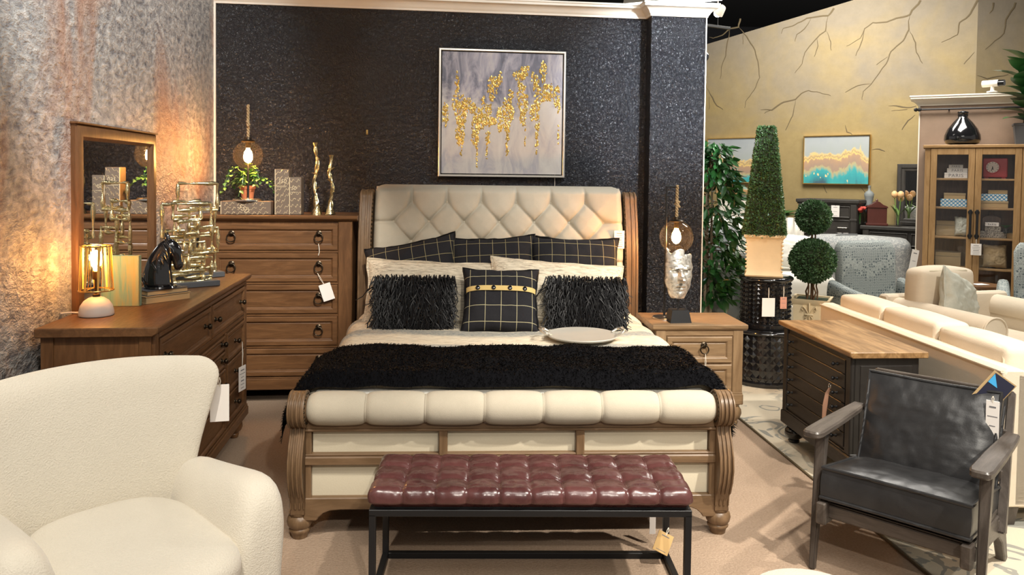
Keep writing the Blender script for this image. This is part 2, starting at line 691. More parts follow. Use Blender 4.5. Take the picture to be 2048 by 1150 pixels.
def patterned(name, c1, c2, scale, mode='scale'):
    k = N(name)
    v = k.coord('Object')
    if mode == 'scale':
        vo = k.n('ShaderNodeTexVoronoi', Scale=scale, feature='DISTANCE_TO_EDGE')
        vo.inputs['Randomness'].default_value = .35
        k.t.links.new(v, vo.inputs['Vector'])
        f = k.math('SINE', k.math('MULTIPLY', vo.outputs['Distance'], 22.0))
        f = k.math('MULTIPLY_ADD', f, .5, .5)
    else:
        f = k.ramp(k.noise(v, scale, 3, .5, 2.5), [(.47, (0, 0, 0)), (.50, (1, 1, 1)), (.54, (1, 1, 1)), (.57, (0, 0, 0))])
    k['Base Color'] = k.mix(f, c1, c2)
    k['Roughness'] = .9
    k['Specular IOR Level'] = .15
    k.bump(k.noise(v, 200, 2), .25, .003)
    return k.m


def quilt():
    """crinkled cream coverlet with soft blue-grey bands across"""
    k = N('cream_crinkle_coverlet')
    v = k.coord('Object')
    wob = k.math('MULTIPLY', k.math('SUBTRACT', k.noise(v, 2.5, 3), .5), .12)
    y = k.math('ADD', k.xyz(v)[1], wob)
    cr = k.noise(k.coord('Object', (6, 45, 45)), 3, 4, .7, .5)
    band = k.math('SINE', k.math('MULTIPLY_ADD', y, 15.7, .8))
    bandf = k.ramp(k.math('MULTIPLY_ADD', band, .5, .5), [(.45, (0, 0, 0)), (.85, (1, 1, 1))])
    spk = k.ramp(k.noise(k.coord('Object', (1, 2.2, 1)), 60, 3, .7), [(.42, (0, 0, 0)), (.6, (1, 1, 1))])
    base = k.ramp(cr, [(.34, (.46, .39, .30)), (.48, (.72, .63, .48)), (.64, (.84, .76, .61))])
    k['Base Color'] = k.mix(k.math('MULTIPLY', bandf, k.math('MULTIPLY_ADD', spk, .55, .4)), base, (.24, .265, .275))
    k['Roughness'] = .92
    k['Specular IOR Level'] = .12
    k.bump(cr, .55, .012)
    return k.m


def sham():
    k = N('cream_crinkle_sham')
    cr = k.noise(k.coord('Object', (4, 30, 50)), 3, 4, .7, .6)
    k['Base Color'] = k.ramp(cr, [(.34, (.25, .21, .165)), (.46, (.58, .51, .39)), (.62, (.80, .72, .58))])
    k['Roughness'] = .92
    k['Specular IOR Level'] = .1
    k.bump(cr, .6, .01)
    return k.m


def rugmat():
    k = N('cream_scroll_rug')
    v = k.coord('Object')
    n = k.noise(v, 2.6, 2, .5, 2.2)
    f = k.ramp(k.math('SINE', k.math('MULTIPLY', n, 26.0)), [(.45, (0, 0, 0)), (.6, (1, 1, 1))])
    msk = k.ramp(k.noise(k.coord('Object', loc=(2, 5, 0)), 1.5, 2), [(.42, (0, 0, 0)), (.52, (1, 1, 1))])
    k['Base Color'] = k.mix(k.math('MULTIPLY', k.math('MULTIPLY', f, msk), .75), (.60, .53, .41), (.20, .215, .205))
    k['Roughness'] = .95
    k['Specular IOR Level'] = .08
    k.bump(k.noise(v, 180, 2), .5, .006)
    return k.m


def lattice(name, c1, c2, s):
    k = N(name)
    x, y, z = k.xyz(k.coord())[:3]
    a = k.math('SINE', k.math('MULTIPLY', k.math('ADD', x, z), s))
    b = k.math('SINE', k.math('MULTIPLY', k.math('SUBTRACT', x, z), s))
    f = k.math('GREATER_THAN', k.math('ABSOLUTE', k.math('MULTIPLY', a, b)), .35)
    k['Base Color'] = k.mix(f, c1, c2)
    k['Roughness'] = .7
    return k.m


def streaks(name, stops, sc_=(6, 6, .6), rough=.6):
    k = N(name)
    f = k.noise(k.coord('Object', sc_), 5, 5, .65, .8)
    k['Base Color'] = k.ramp(f, stops)
    k['Roughness'] = rough
    return k.m


def abstract_canvas():
    """grey and lilac brushwork over a pale ground"""
    k = N('abstract_canvas')
    x, y, z = k.xyz(k.coord())[:3]
    st = k.noise(k.coord('Object', (4.5, 1, 1.6)), 2.0, 5, .65, .7)
    st2 = k.noise(k.coord('Object', (2.2, 1, 3.2), loc=(4, 0, 2)), 2.2, 4, .6, .4)
    t = k.math('ADD', k.math('MULTIPLY_ADD', z, .95, .36), k.math('MULTIPLY', k.math('SUBTRACT', st2, .5), 1.1))
    low = k.ramp(st, [(.3, (.34, .32, .36)), (.5, (.52, .48, .44)), (.7, (.60, .56, .50))])
    up = k.ramp(st, [(.25, (.060, .062, .085)), (.42, (.15, .15, .19)), (.55, (.34, .32, .36)), (.7, (.52, .47, .43))])
    k['Base Color'] = k.mix(k.ramp(t, [(.35, (0, 0, 0)), (.52, (1, 1, 1))]), low, up)
    k['Roughness'] = .55
    k.bump(st, .3, .006)
    return k.m


def agate_canvas(name, seed):
    """teal, rust and gold bands under a pale sky"""
    k = N(name)
    x, y, z = k.xyz(k.coord())[:3]
    w = k.math('MULTIPLY', k.math('SUBTRACT', k.noise(k.coord('Object', (1, 1, .3), loc=(seed, 0, 0)), 2.4, 7, .6, .3), .5), .8)
    h = k.math('ADD', z, w)
    st = k.noise(k.coord('Object', (1, 1, 1), loc=(seed, 0, 1)), 9, 4, .6, 1.5)
    h = k.math('ADD', h, k.math('MULTIPLY', k.math('SUBTRACT', st, .5), .12))
    c = k.ramp(k.math('MULTIPLY_ADD', h, 1.15, .5),
               [(.0, (.05, .10, .14)), (.12, (.04, .28, .32)), (.25, (.05, .36, .38)), (.33, (.45, .38, .20)), (.36, (.34, .24, .18)),
                (.47, (.42, .27, .17)), (.50, (.72, .52, .18)), (.53, (.38, .27, .16)), (.56, (.70, .50, .2)), (.60, (.34, .37, .36)), (.75, (.35, .375, .385)), (1, (.30, .33, .36))])
    sp = k.ramp(k.noise(k.coord('Object', (1.6, 1, 1), loc=(seed, 3, 0)), 9, 1), [(.66, (0, 0, 0)), (.68, (1, 1, 1))])
    lo = k.math('LESS_THAN', h, -.20)
    k['Base Color'] = k.mix(k.math('MULTIPLY', sp, lo), c, (.72, .58, .30))
    k['Roughness'] = .5
    return k.m


M['carpet'] = carpet()
M['blackwall'] = black_plaster()
M['silverwall'] = silver_plaster()
M['tanwall'] = tan_plaster()
M['taupewall'] = plain('taupe_plaster', (.27, .19, .135), .85, var=.2, bump=(6, .2, .01))
M['ceiling'] = plain('black_ceiling', (.006, .006, .009), .9)
M['euro'] = plaid('black_plaid_sham', .092, (.35, .2), line=(.30, .26, .14))
M['plaid'] = plaid('black_plaid_cushion', .10, (.5, .12), line=(.44, .40, .25))
M['fringe'] = plain('black_fringe', (.006, .006, .007), .5, 0, .3, var=.4)
M['fur'] = plain('black_fur', (.0035, .0035, .0045), .55, 0, .22, var=.5)
M['furbase'] = plain('black_fur_backing', (.003, .003, .004), .9, 0, .08, bump=(30, .8, .02))
M['band'] = fabric('gold_twill', (.50, .36, .13), (.64, .48, .21), 200, .2)
M['quilt'] = quilt()
M['sham'] = sham()
M['scale_blue'] = patterned('blue_scale_weave', (.085, .11, .125), (.40, .43, .41), 40)
M['damask'] = patterned('grey_damask', (.27, .285, .29), (.46, .46, .44), 14, 'scroll')
M['rug'] = rugmat()
M['bluebox'] = lattice('blue_lattice_paper', (.04, .24, .45), (.66, .72, .70), 78)
M['toile'] = patterned('toile_paper', (.16, .14, .12), (.46, .42, .35), 22, 'scroll')
M['tealbook'] = streaks('teal_gold_cover', [(.25, (.05, .20, .17)), (.45, (.16, .28, .21)), (.6, (.30, .27, .12)), (.8, (.36, .22, .06))], (5, 5, .5))
M['scriptbox'] = plain('brown_script_paper', (.125, .092, .065), .55, var=.15)
M['script'] = plain('gold_script', (.60, .50, .33), .45, .3)
M['abstract'] = abstract_canvas()
M['agate_a'] = agate_canvas('agate_canvas_left', 1.3)
M['agate_b'] = agate_canvas('agate_canvas_right', 4.1)
M['champagne'] = plain('champagne_frame', (.66, .62, .55), .32, .6)
M['vine'] = plain('painted_branch', (.115, .085, .045), .85)
# ------------------------------------------------------------------ the rooms
RA = .12
RO = (-2.36, 6.06, 0)       # inner corner of the bedroom bay
RR = (0, 0, RA)


def room(x, y, z=0):
    c, s = math.cos(RA), math.sin(RA)
    return (RO[0] + x * c - y * s, RO[1] + x * s + y * c, z)


S(O('floor', G().box(-6, 9, -3, 15.5, -.1, 0), M['carpet'], smooth=0))
S(O('floor_tile', G().box(2.9, 9, 6.75, 15, 0, .004), M['tile'], smooth=0))
S(O('ceiling', G().box(-7, 10, -3, 16.5, 4.75, 4.85), M['ceiling'], smooth=0))
S(O('wall_far', G().box(-7, 10, 15.6, 15.75, 0, 4.75), M['ceiling'], smooth=0))
S(O('wall_back', G().box(0, 3.72, 0, .25, 0, 3.10), M['blackwall'], smooth=0, loc=RO, rot=RR))
S(O('wall_left', G().box(-.25, 0, -7.5, .25, 0, 3.6), M['silverwall'], smooth=0, loc=RO, rot=RR))
S(O('wall_pillar', G().box(3.50, 3.965, -.14, .25, 0, 3.10, .004), M['blackwall'], smooth=0, loc=RO, rot=RR))
S(O('trim_1', G().box(0, .014, -.014, 0, 0, 3.03), M['white_paint'], smooth=0, loc=RO, rot=RR))
S(O('trim_2', G().box(3.963, 3.972, -.146, .25, 0, 3.03), M['white_paint'], smooth=0, loc=RO, rot=RR))
S(O('baseboard_back', G().box(0, 3.50, -.015, 0, 0, .12, .003), M['blackmetal'], smooth=0, loc=RO, rot=RR))
S(O('baseboard_left', G().box(0, .015, -7.0, -.02, 0, .12, .003), M['blackmetal'], smooth=0, loc=RO, rot=RR))

# crown moulding: profile (out from the wall, height), swept round the pillar with mitred corners
CP = [(0, 3.02), (.012, 3.02), (.016, 3.035), (.022, 3.04), (.03, 3.055), (.05, 3.075), (.072, 3.088), (.08, 3.09), (.08, 3.108), (.088, 3.112), (.088, 3.125), (0, 3.125)]


def crown(name, path, prof, loc, rot):
    """path: list of (x, y, out_x, out_y) with the mitre direction at each corner"""
    g = G()
    g.rings([[(x + ox * d, y + oy * d, z) for d, z in prof] for x, y, ox, oy in path], cap0=True, cap1=True)
    return S(O(name, g, M['white_paint'], smooth=30, loc=loc, rot=rot))


crown('trim_crown', [(0, 0, 0, -1), (3.50, 0, -1, -1), (3.50, -.14, -1, -1), (3.965, -.14, 1, -1), (3.965, .25, 1, 0)], CP, RO, RR)
S(O('trim_cap', G().box(-.02, 3.98, -.04, .25, 3.10, 3.124), M['white_paint'], smooth=0, loc=RO, rot=RR))

# the ochre hall wall behind, with painted branches
HO, HR = (3.26, 12.3, 0), (0, 0, -.7)
g = G()
g.prism([(-3.4, 0), (3.59, 0), (3.59, 4.52), (-3.4, 3.27)], 0, .2, 'y')
hall = S(O('wall_hall', g, M['tanwall'], smooth=0, loc=HO, rot=HR))
JO = (3.26 + 3.59 * math.cos(.7), 12.3 - 3.59 * math.sin(.7), 0)
hallr = S(O('wall_hall_right', G().box(0, 3.5, 0, .2, 0, 4.7), M['tanwall'], smooth=0, loc=JO, rot=(0, 0, 0)))
VINES = [[[(0.36,4.19),(0.34,4.06),(0.2,4.05),(0.06,3.95),(-0.09,3.92),(-0.15,3.95)],[(0.2,4.05),(0.17,3.87),(0.13,3.63),(0.07,3.45),(0.05,3.27)],[(0.34,4.07),(0.47,3.9),(0.62,3.67),(0.68,3.43),(0.7,3.25),(0.61,3.05),(0.48,2.88),(0.47,2.79)],[(0.42,3.98),(0.42,3.78)]],[[(1.78,4.16),(1.7,4.07),(1.4,4.07),(1.23,3.99),(1.06,3.96),(1.02,3.88)],[(1.46,4.06),(1.37,3.91),(1.25,3.84),(1.23,3.74)],[(1.7,4.07),(1.67,3.85),(1.52,3.73),(1.38,3.57),(1.34,3.4),(1.24,3.27)],[(1.68,3.85),(1.75,3.69),(1.76,3.56)],[(1.56,3.75),(1.57,3.64),(1.52,3.49)]],[[(2.92,4.12),(2.78,3.95),(2.61,3.92),(2.51,3.88),(2.31,3.89),(2.21,3.83),(2.15,3.69),(1.97,3.6)],[(2.2,3.79),(2.18,3.66),(2.1,3.45)],[(2.78,3.95),(2.78,3.75),(2.71,3.6),(2.56,3.47),(2.5,3.31),(2.42,3.19),(2.31,3.03),(2.22,2.95),(2.2,2.82)],[(2.31,3.04),(2.14,3.03),(1.97,2.94)],[(2.52,3.4),(2.38,3.3)],[(2.78,3.75),(2.87,3.56),(2.88,3.43),(2.96,3.27)]],[[(3.58,4.03),(3.51,3.87),(3.39,3.77),(3.36,3.61),(3.18,3.53)]],[[(3.57,3.37),(3.45,3.22)]],[[(0.73,2.75),(0.91,2.74),(1.08,2.85),(1.26,2.88),(1.34,2.96),(1.45,3.0),(1.61,2.96),(1.77,2.9)],[(0.9,2.74),(0.79,2.69)],[(1.26,2.88),(1.23,2.64),(1.12,2.42)]],[[(-0.17,3.13),(-0.07,2.97),(-0.0,2.84),(0.11,2.78)],[(-0.13,3.0),(-0.13,2.79)]],[[(2.55,2.73),(2.69,2.71),(2.78,2.69),(2.9,2.7)],[(2.59,2.64),(2.79,2.66)]],[[(2.89,2.58),(2.79,2.5),(2.73,2.38)]],[[(1.69,1.61),(1.75,1.49)]],[[(2.21,1.6),(2.34,1.4)]],[[(1.98,2.47),(2.0,2.37),(2.08,2.33)]],[[(2.35,2.11),(2.45,2.12),(2.52,2.09)]]]
VR = [[[(0.49,4.01),(0.37,3.78),(0.35,3.61),(0.23,3.51),(0.11,3.4)]],[[(0.2,4.0),(0.18,3.9),(0.15,3.86)]],[[(0.02,3.06),(0.15,3.02),(0.42,3.08)]]]


def branch(tree, parent):
    """a flat painted branch: tapering strokes on the plaster"""
    g = G()
    for li, line in enumerate(tree):
        P = [Vector((x, 0, z)) for x, z in line]
        fine = []
        for a, b in zip(P, P[1:]):
            for k in range(4):
                q = a.lerp(b, k / 4)
                w = .016
                fine.append(q + Vector((mnoise.noise(q * 9) * w, 0, mnoise.noise(q * 9 + Vector((5, 0, 0))) * w)))
        fine.append(P[-1])
        n = len(fine)
        w0 = .024 if li == 0 else .017
        rs = []
        for i, p in enumerate(fine):
            t = (fine[min(i + 1, n - 1)] - fine[max(i - 1, 0)]).normalized()
            s = Vector((-t.z, 0, t.x))
            w = (w0 * (1 - i / n) + .006) * .5 * (min(1, (i + .4) / 5) if fine[0].z < 3.99 or li else 1)
            rs.append([p + s * w + Vector((0, -.001, 0)), p + Vector((0, -.004, 0)), p - s * w + Vector((0, -.001, 0))])
        g.rings(rs, close=False)
    O('painted_branch', g, M['vine'], parent, smooth=0)


for t in VINES:
    branch(t, hall)
for t in VR:
    branch(t, hallr)

# taupe partition with its own crown, behind the bookcase
KO, KR = (4.76, 8.99, 0), (0, 0, -.5)
S(O('wall_partition', G().box(0, 3.2, 0, .22, 0, 2.60), M['taupewall'], smooth=0, loc=KO, rot=KR))
KP = [(d * 1.2, 2.56 + (z - 3.02) * 1.1) for d, z in CP]
crown('trim_partition', [(0, .22, -1, 0), (0, 0, -1, -1), (3.2, 0, 0, -1)], KP, KO, KR)
S(O('trim_3', G().box(-.006, .006, -.006, .006, 0, 2.56), M['white_paint'], smooth=0, loc=KO, rot=KR))
rod = T('curtain_rod', 'thin black rod with a knobbed end under the white crown of the partition', 'curtain rod', KO, -.5)
O('pole', G().tube([(.02, -.05, 2.515), (3.0, -.05, 2.515)], .011, 8), M['blackmetal'], rod)
O('finial', G().lathe([(.011, 0), (.022, .01), (.022, .03), (.014, .04), (.024, .055), (.016, .075), (0, .08)], 12, m=TR(.02, -.05, 2.515) @ RY(-PI / 2)), M['blackmetal'], rod)
for x in (.30, 1.6):
    O('bracket', G().tube([(x, 0, 2.50), (x, -.05, 2.50), (x, -.05, 2.515)], .008, 6), M['blackmetal'], rod)

# rug
rg = G()
rg.box(0, 2.9, -2.6, 3.3, 0, .011, .004)
rug = O('scroll_rug', rg, M['rug'], smooth=0, loc=(1.65, 5.05, 0), rot=(0, 0, .09))
tag(rug, 'large cream rug with grey scrollwork under the dark oak topped cabinet', 'rug')
rb = G()
rb.box(-.012, 0, -2.6, 3.3, 0, .013, .003)
O('edge_binding', rb, M['vine'], rug, smooth=0, label='dark brown edge binding')

# hanging tube light, track and spot behind the pillar
cl = T('tube_light', 'lit white tube light hanging above the cornice of the black pillar', 'ceiling light', (1.75, 8.5, 3.64), -.45)
O('housing', G().taper((-.55, .55, -.07, .07, .0), (-.55, .55, -.04, .04, .06)), M['white_paint'], cl, smooth=0)
for y in (-.035, .035):
    O('tube', G().tube([(-.52, y, -.02), (.52, y, -.02)], .017, 8), M['tubelight'], cl)
for x in (-.4, .4):
    O('suspension_wire', G().tube([(x, 0, .06), (x, 0, 1.1)], .004, 5), M['chrome'], cl)
cl2 = T('spot_lamp', 'small lit white spot beside the right end of the pillar cornice', 'spot lamp', (2.27, 8.6, 3.53), .6)
O('shade', G().lathe([(.03, .10), (.04, .09), (.065, 0), (.06, 0), (.035, .08)], 14, m=RX(.9)), M['white_paint'], cl2)
O('bulb', G().ball((0, 0, 0), .045), M['tubelight'], cl2)
O('stem', G().tube([(0, .0, .08), (0, -.02, 1.22)], .008, 6), M['white_paint'], cl2)
tk = T('light_track', 'short black light track in front of the ochre wall right of the pillar top', 'light track', (2.38, 8.95, 3.43), .5)
O('rail', G().box(-.25, .17, -.015, .015, 0, .03, .003), M['blackmetal'], tk, smooth=0)
O('hanger', G().tube([(-.02, 0, .03), (-.02, 0, 1.35)], .006, 6), M['blackmetal'], tk)
dm = T('dome_camera', 'small black dome camera on the right side of the black pillar', 'camera', room(3.972, -.02, 2.72), .12)
O('mount', G().lathe([(.05, 0), (.05, .02), (.042, .025)], 16, m=RY(PI / 2)), M['white_paint'], dm)
O('dome', G().ball((.025, 0, 0), .045, 16, 10), M['glossblack'], dm)
# ------------------------------------------------------------------ the sleigh bed
BED = T('sleigh_bed', 'king sleigh bed with tufted cream headboard and rolled cream footboard', 'bed', (.02, 3.50, 0), .05)


def bedw(x, y, z):
    c, s = math.cos(.05), math.sin(.05)
    return (.02 + x * c - y * s, 3.5 + x * s + y * c, z)


def post_profile():
    front = [(.02, .12), (.015, .17), (-.005, .22), (-.03, .28), (-.042, .34), (-.036, .40), (-.012, .46), (.012, .50), (.018, .53)]
    scroll = [(.035 + .082 * math.cos(a), .612 + .082 * math.sin(a)) for a in np.linspace(math.radians(245), math.radians(-5), 20)]
    back = [(.125, .56), (.135, .50), (.125, .42), (.105, .34), (.10, .26), (.11, .18), (.115, .12)]
    return front + scroll + back


PP = post_profile()
for s in (-1, 1):
    cx = s * .990
    g = G()
    g.prism(PP, cx - .034, cx + .034, 'x', .004)
    for dx, w in ((-.029, .009), (-.009, .010), (.010, .010), (.030, .008)):
        g.prism([((y - .06) * 1.05 + .058 - .004, (z - .4) * 1.005 + .4 if z > .2 else z + .03) for y, z in PP], cx + dx - w / 2, cx + dx + w / 2, 'x', .002)
    po = O('foot_post', g, M['oakbed_z'], BED, 35)
    g = G()
    for xx in (s * 1.020, s * .955):
        g.lathe([(.0, 0), (.05, 0), (.06, .006), (.084, .006), (.086, .012), (.084, .016)], 24, m=TR(xx - s * .01, .035, .612) @ RY(s * PI / 2))
    O('scroll_cap', g, M['oakbed_z'], po, 40)
    O('bun_foot', G().lathe([(.035, 0), (.038, .012), (.042, .025), (.05, .035), (.05, .042), (.046, .048), (.056, .062), (.060, .08), (.056, .098), (.045, .108), (.05, .114), (.05, .122)], 20, (cx, .07, 0)), M['oakbed_z'], po, 50)

# rolled bolster of the footboard
def bolster(u, v):
    x = (u - .5) * 1.90
    seam = min(abs((u * 7) % 1.0), 1 - (u * 7) % 1.0) / 7 * 1.9
    k = 1 - .20 * math.exp(-seam / .012) if .06 < u < .94 else 1.0
    e = min(u, 1 - u) * 1.9
    end = math.sqrt(max(0, 1 - (1 - min(e / .06, 1)) ** 2)) * .5 + .5
    puff = 1 + .06 * math.sin(PI * ((u * 7) % 1.0))
    r = .074 * k * end * puff
    a = 2 * PI * v
    return (x, .035 + r * math.cos(a), .615 + r * math.sin(a))


g = G().sheet(240, 28, bolster, cv=True)
bo = O('footboard_roll', g, M['linen'], BED, 80)
bp = G()
for i in range(1, 7):
    x = (i / 7 - .5) * 1.9
    bp.tube([(x, .035 + .0635 * math.cos(a), .615 + .0635 * math.sin(a)) for a in np.linspace(0, 2 * PI, 24, endpoint=False)], .0022, 5, closed=True)
O('welt', bp, M['linen'], bo, 60)
nh = G()
for s in (-1, 1):
    for a in np.linspace(0, 2 * PI, 22, endpoint=False):
        nh.ball((s * .952, .035 + .069 * math.cos(a), .615 + .069 * math.sin(a)), .006, 6, 4)
O('nailhead_trim', nh, M['bronze'], bo, 60, kind='stuff')
# rails, stiles, panels
O('upper_rail', G().box(-.96, .96, .03, .10, .515, .56, .006).box(-.96, .96, .02, .10, .508, .520, .004), M['oakbed_x'], BED, 30)
O('middle_rail', G().box(-.965, .965, .02, .10, .350, .392, .006).box(-.965, .965, .028, .09, .392, .402, .003), M['oakbed_x'], BED, 30)
br = []
for s in (-1, 1):
    br += [(s * .965, .225), (s * .965, .12), (s * .90, .12)] if s < 0 else []
prof = [(-.965, .198), (-.965, .092), (-.905, .092), (-.895, .108), (-.875, .126), (-.845, .138), (-.80, .142), (.80, .142), (.845, .138), (.875, .126), (.895, .108), (.905, .092), (.965, .092), (.965, .198)]
O('bottom_rail', G().prism(prof, .025, .10, 'y', .004), M['oakbed_x'], BED, 30)
for x in (-.325, .315):
    O('stile', G().box(x - .02, x + .02, .024, .09, .392, .52, .004), M['oakbed_z'], BED, 30)
for s in (-1, 1):
    O('end_stile', G().box(s * .95 - .018, s * .95 + .018, .03, .10, .19, .52, .004), M['oakbed_z'], BED, 30)
xs = [-.94, -.325, .315, .94]
for a, b in zip(xs, xs[1:]):
    O('upholstered_panel', G().box(a + .01, b - .01, .058, .09, .398, .515, .01, 2), M['linen_panel'], BED, 40)
O('upholstered_panel', G().box(-.935, .935, .058, .09, .192, .353, .01, 2), M['linen_panel'], BED, 40)
for s in (-1, 1):
    O('side_rail', G().box(s * .985 - .02, s * .985 + .02, .11, 2.25, .2, .42, .006), M['oakbed_y'], BED, 30)
for x in (-.35, .33):
    O('support_leg', G().box(x - .022, x + .022, .55, .59, .0, .30, .004), M['oakbed_z'], BED, 30)
O('slat_deck', G().box(-.96, .96, .12, 2.22, .28, .32), M['oakbed_x'], BED, 30)

# headboard
def hb_back(z):
    """how far the headboard leans and rolls back at height z"""
    y = 2.24
    if z > 1.0:
        y += .16 * ((z - 1.0) / .6) ** 2
    return y


def hb_post():
    zs = np.linspace(0.0, 1.50, 24)
    front = [(hb_back(z) - .06 - .01 * math.sin(z * 4.2), z) for z in zs]
    c = (hb_back(1.50) + .02, 1.50)
    arc = [(c[0] + .085 * math.cos(a), c[1] + .075 * math.sin(a)) for a in np.linspace(math.radians(160), math.radians(-20), 12)]
    back = [(hb_back(z) + .10, z) for z in zs[::-1][1:]]
    return front + arc + back


HP = hb_post()
for s in (-1, 1):
    g = G()
    g.prism(HP, s * 1.0 - .05, s * 1.0 + .05, 'x', .006)
    for dx in (-.037, .005, .037):
        g.prism([(y - .008 if y < hb_back(z) else y - .006, z if z < 1.5 else z + .004) for y, z in HP], s * 1.0 + dx - .008, s * 1.0 + dx + .008, 'x', .003)
    O('head_post', g, M['oakbed_z'], BED, 35)

ROW1 = [(-.66 + .263 * i, 1.485) for i in range(6)]
ROWS = [ROW1]
for r in range(1, 6):
    z = 1.485 - .145 * r
    ROWS.append([(-.795 + .2645 * i, z) for i in range(7)] if r % 2 else [(-.66 + .263 * i, z) for i in range(6)])
SEG = []
for x, z in ROW1:
    SEG.append((x, z, x, 1.66))
for ra, rb_ in zip(ROWS, ROWS[1:]):
    for xa, za in ra:
        for xb, zb in rb_:
            if abs(xa - xb) < .2:
                SEG.append((xa, za, xb, zb))
for r in (1, 3):
    for e in (0, -1):
        x, z = ROWS[r][e]
        SEG.append((x, z, math.copysign(1.0, x), z))
NX, NZ = 300, 150
X = np.linspace(-.945, .945, NX)
Z = np.linspace(.55, 1.615, NZ)
XX, ZZ = np.meshgrid(X, Z, indexing='ij')
dl = np.full(XX.shape, 9.0)
for x0, z0, x1, z1 in SEG:
    dx, dz = x1 - x0, z1 - z0
    t = np.clip(((XX - x0) * dx + (ZZ - z0) * dz) / (dx * dx + dz * dz), 0, 1)
    dl = np.minimum(dl, np.hypot(XX - x0 - t * dx, ZZ - z0 - t * dz))
db = np.full(XX.shape, 9.0)
for row in ROWS:
    for x, z in row:
        db = np.minimum(db, np.hypot(XX - x, ZZ - z))
puff = .030 * (1 - np.exp(-dl / .013)) + .052 * (1 - np.exp(-(db / .055)))
edge = np.minimum(np.minimum(.945 - np.abs(XX), 1.615 - ZZ), .06) / .06
rnd = np.sqrt(np.clip(1 - (1 - edge) ** 2, 0, 1))
rowi = np.array([hb_back(z) for z in Z])
top = np.clip((ZZ - 1.56) / .055, 0, 1)
YY = rowi[None, :] - puff * (.25 + .75 * rnd) + .05 * (1 - rnd) + .05 * top ** 2
# rounded upper corners
cr = .07
qx = np.clip(np.abs(XX) - (.945 - cr), 0, None)
qz = np.clip(ZZ - (1.615 - cr), 0, None)
q = np.hypot(qx, qz)
f = np.where((qx > 0) & (qz > 0) & (q > cr), cr / np.maximum(q, 1e-6), 1)
XF = np.sign(XX) * (np.minimum(np.abs(XX), .945 - cr) + qx * f)
ZF = np.minimum(ZZ, 1.615 - cr) + qz * f
V = np.stack([XF, YY, ZF], -1).reshape(-1, 3)
idx = np.arange(NX * NZ).reshape(NX, NZ)
F = np.stack([idx[:-1, :-1], idx[1:, :-1], idx[1:, 1:], idx[:-1, 1:]], -1).reshape(-1, 4)
hb = mesh_np('tufted_headboard', V, F, M['linen'], BED, True)
# back shell of the headboard
O('headboard_back', G().prism([(hb_back(z) + .03, z) for z in np.linspace(.3, 1.60, 14)] + [(hb_back(z) + .09, z) for z in np.linspace(1.60, .3, 14)], -.94, .94, 'x'), M['linen'], BED, 40)
for r in range(3):
    for x, z in ROWS[r]:
        y = hb_back(z) - .008
        O('button', G().ball((x, y, z), .013, 10, 6, 1, .6, 1), M['linen'], hb, 60)
nt = G()
for s in (-1, 1):
    for z in np.arange(.72, 1.55, .030):
        nt.ball((s * .952, hb_back(z) - .052, z), .008, 6, 4)
O('nailhead_trim', nt, M['bronze'], hb, 60, kind='stuff')

# coverlet
NX, NY = 150, 120
sx = np.linspace(-1.34, 1.34, NX)
V = []
for i, s in enumerate(sx):
    for j in range(NY):
        y = .16 + j / (NY - 1) * 2.06
        a = abs(s)
        w = .90
        if a < w:
            x, z = a, .705
        else:
            d = a - w
            r = .12
            if d < r * PI / 2:
                x = w + r * math.sin(d / r); z = .705 - r * (1 - math.cos(d / r))
            else:
                x = w + r + .02 * (d - r * PI / 2); z = .705 - r - (d - r * PI / 2)
        if y < .26:
            z -= (.26 - y) * .9
        n = mnoise.noise(Vector((s * 2.2, y * 2.6, .3))) * .012 + mnoise.noise(Vector((s * 7, y * 16, 4))) * .005
        if a > w:
            x += n * 1.6 + .012 * math.sin(y * 17 + s)
        z += n + (.006 * math.exp(-((a - .5) / .5) ** 2))
        V.append((math.copysign(x, s), y, z))
idx = np.arange(NX * NY).reshape(NX, NY)
F = np.stack([idx[:-1, :-1], idx[1:, :-1], idx[1:, 1:], idx[:-1, 1:]], -1).reshape(-1, 4)
cov = mesh_np('coverlet', V, F, M['quilt'], None, True, loc=(.02, 3.5, 0), rot=(0, 0, .05))
md = cov.modifiers.new('cloth', 'SOLIDIFY'); md.thickness = .02; md.offset = -1
tag(cov, 'cream crinkled coverlet with pale blue grey bands spread over the king bed', 'bedspread')
O('mattress', G().box(-.955, .955, .15, 2.20, .32, .66, .05, 3), M['whitelinen'], BED, 40)


# black fur throw across the foot
def throw_pt(u, v):
    s = (u - .5) * 2.66
    wob = .05 * mnoise.noise(Vector((s * 1.7, 3, 1)))
    y = .135 + v * (.62 + wob)
    a = abs(s)
    w, r = .90, .16
    if a < w:
        x, z = a, .752
    else:
        d = a - w
        if d < r * PI / 2:
            x = w + r * math.sin(d / r); z = .752 - r * (1 - math.cos(d / r))
        else:
            x = w + r + .02; z = .752 - r - (d - r * PI / 2) * .55
    z -= .07 * max(0, (.12 - v) / .12) ** 2 + .045 * max(0, (v - .93) / .07) ** 2
    z += .022 * mnoise.noise(Vector((s * 2.6, y * 4, 0))) + .012 * mnoise.noise(Vector((s * 7, y * 9, 2)))
    x += .02 * mnoise.noise(Vector((y * 6, s, 3))) if a > w else 0
    return (math.copysign(x, s), y, z)


throw = O('fur_throw', G().sheet(140, 44, throw_pt), M['furbase'], None, 180, loc=(.02, 3.5, 0), rot=(0, 0, .05))
tag(throw, 'black fur throw laid across the foot of the bed', 'throw')


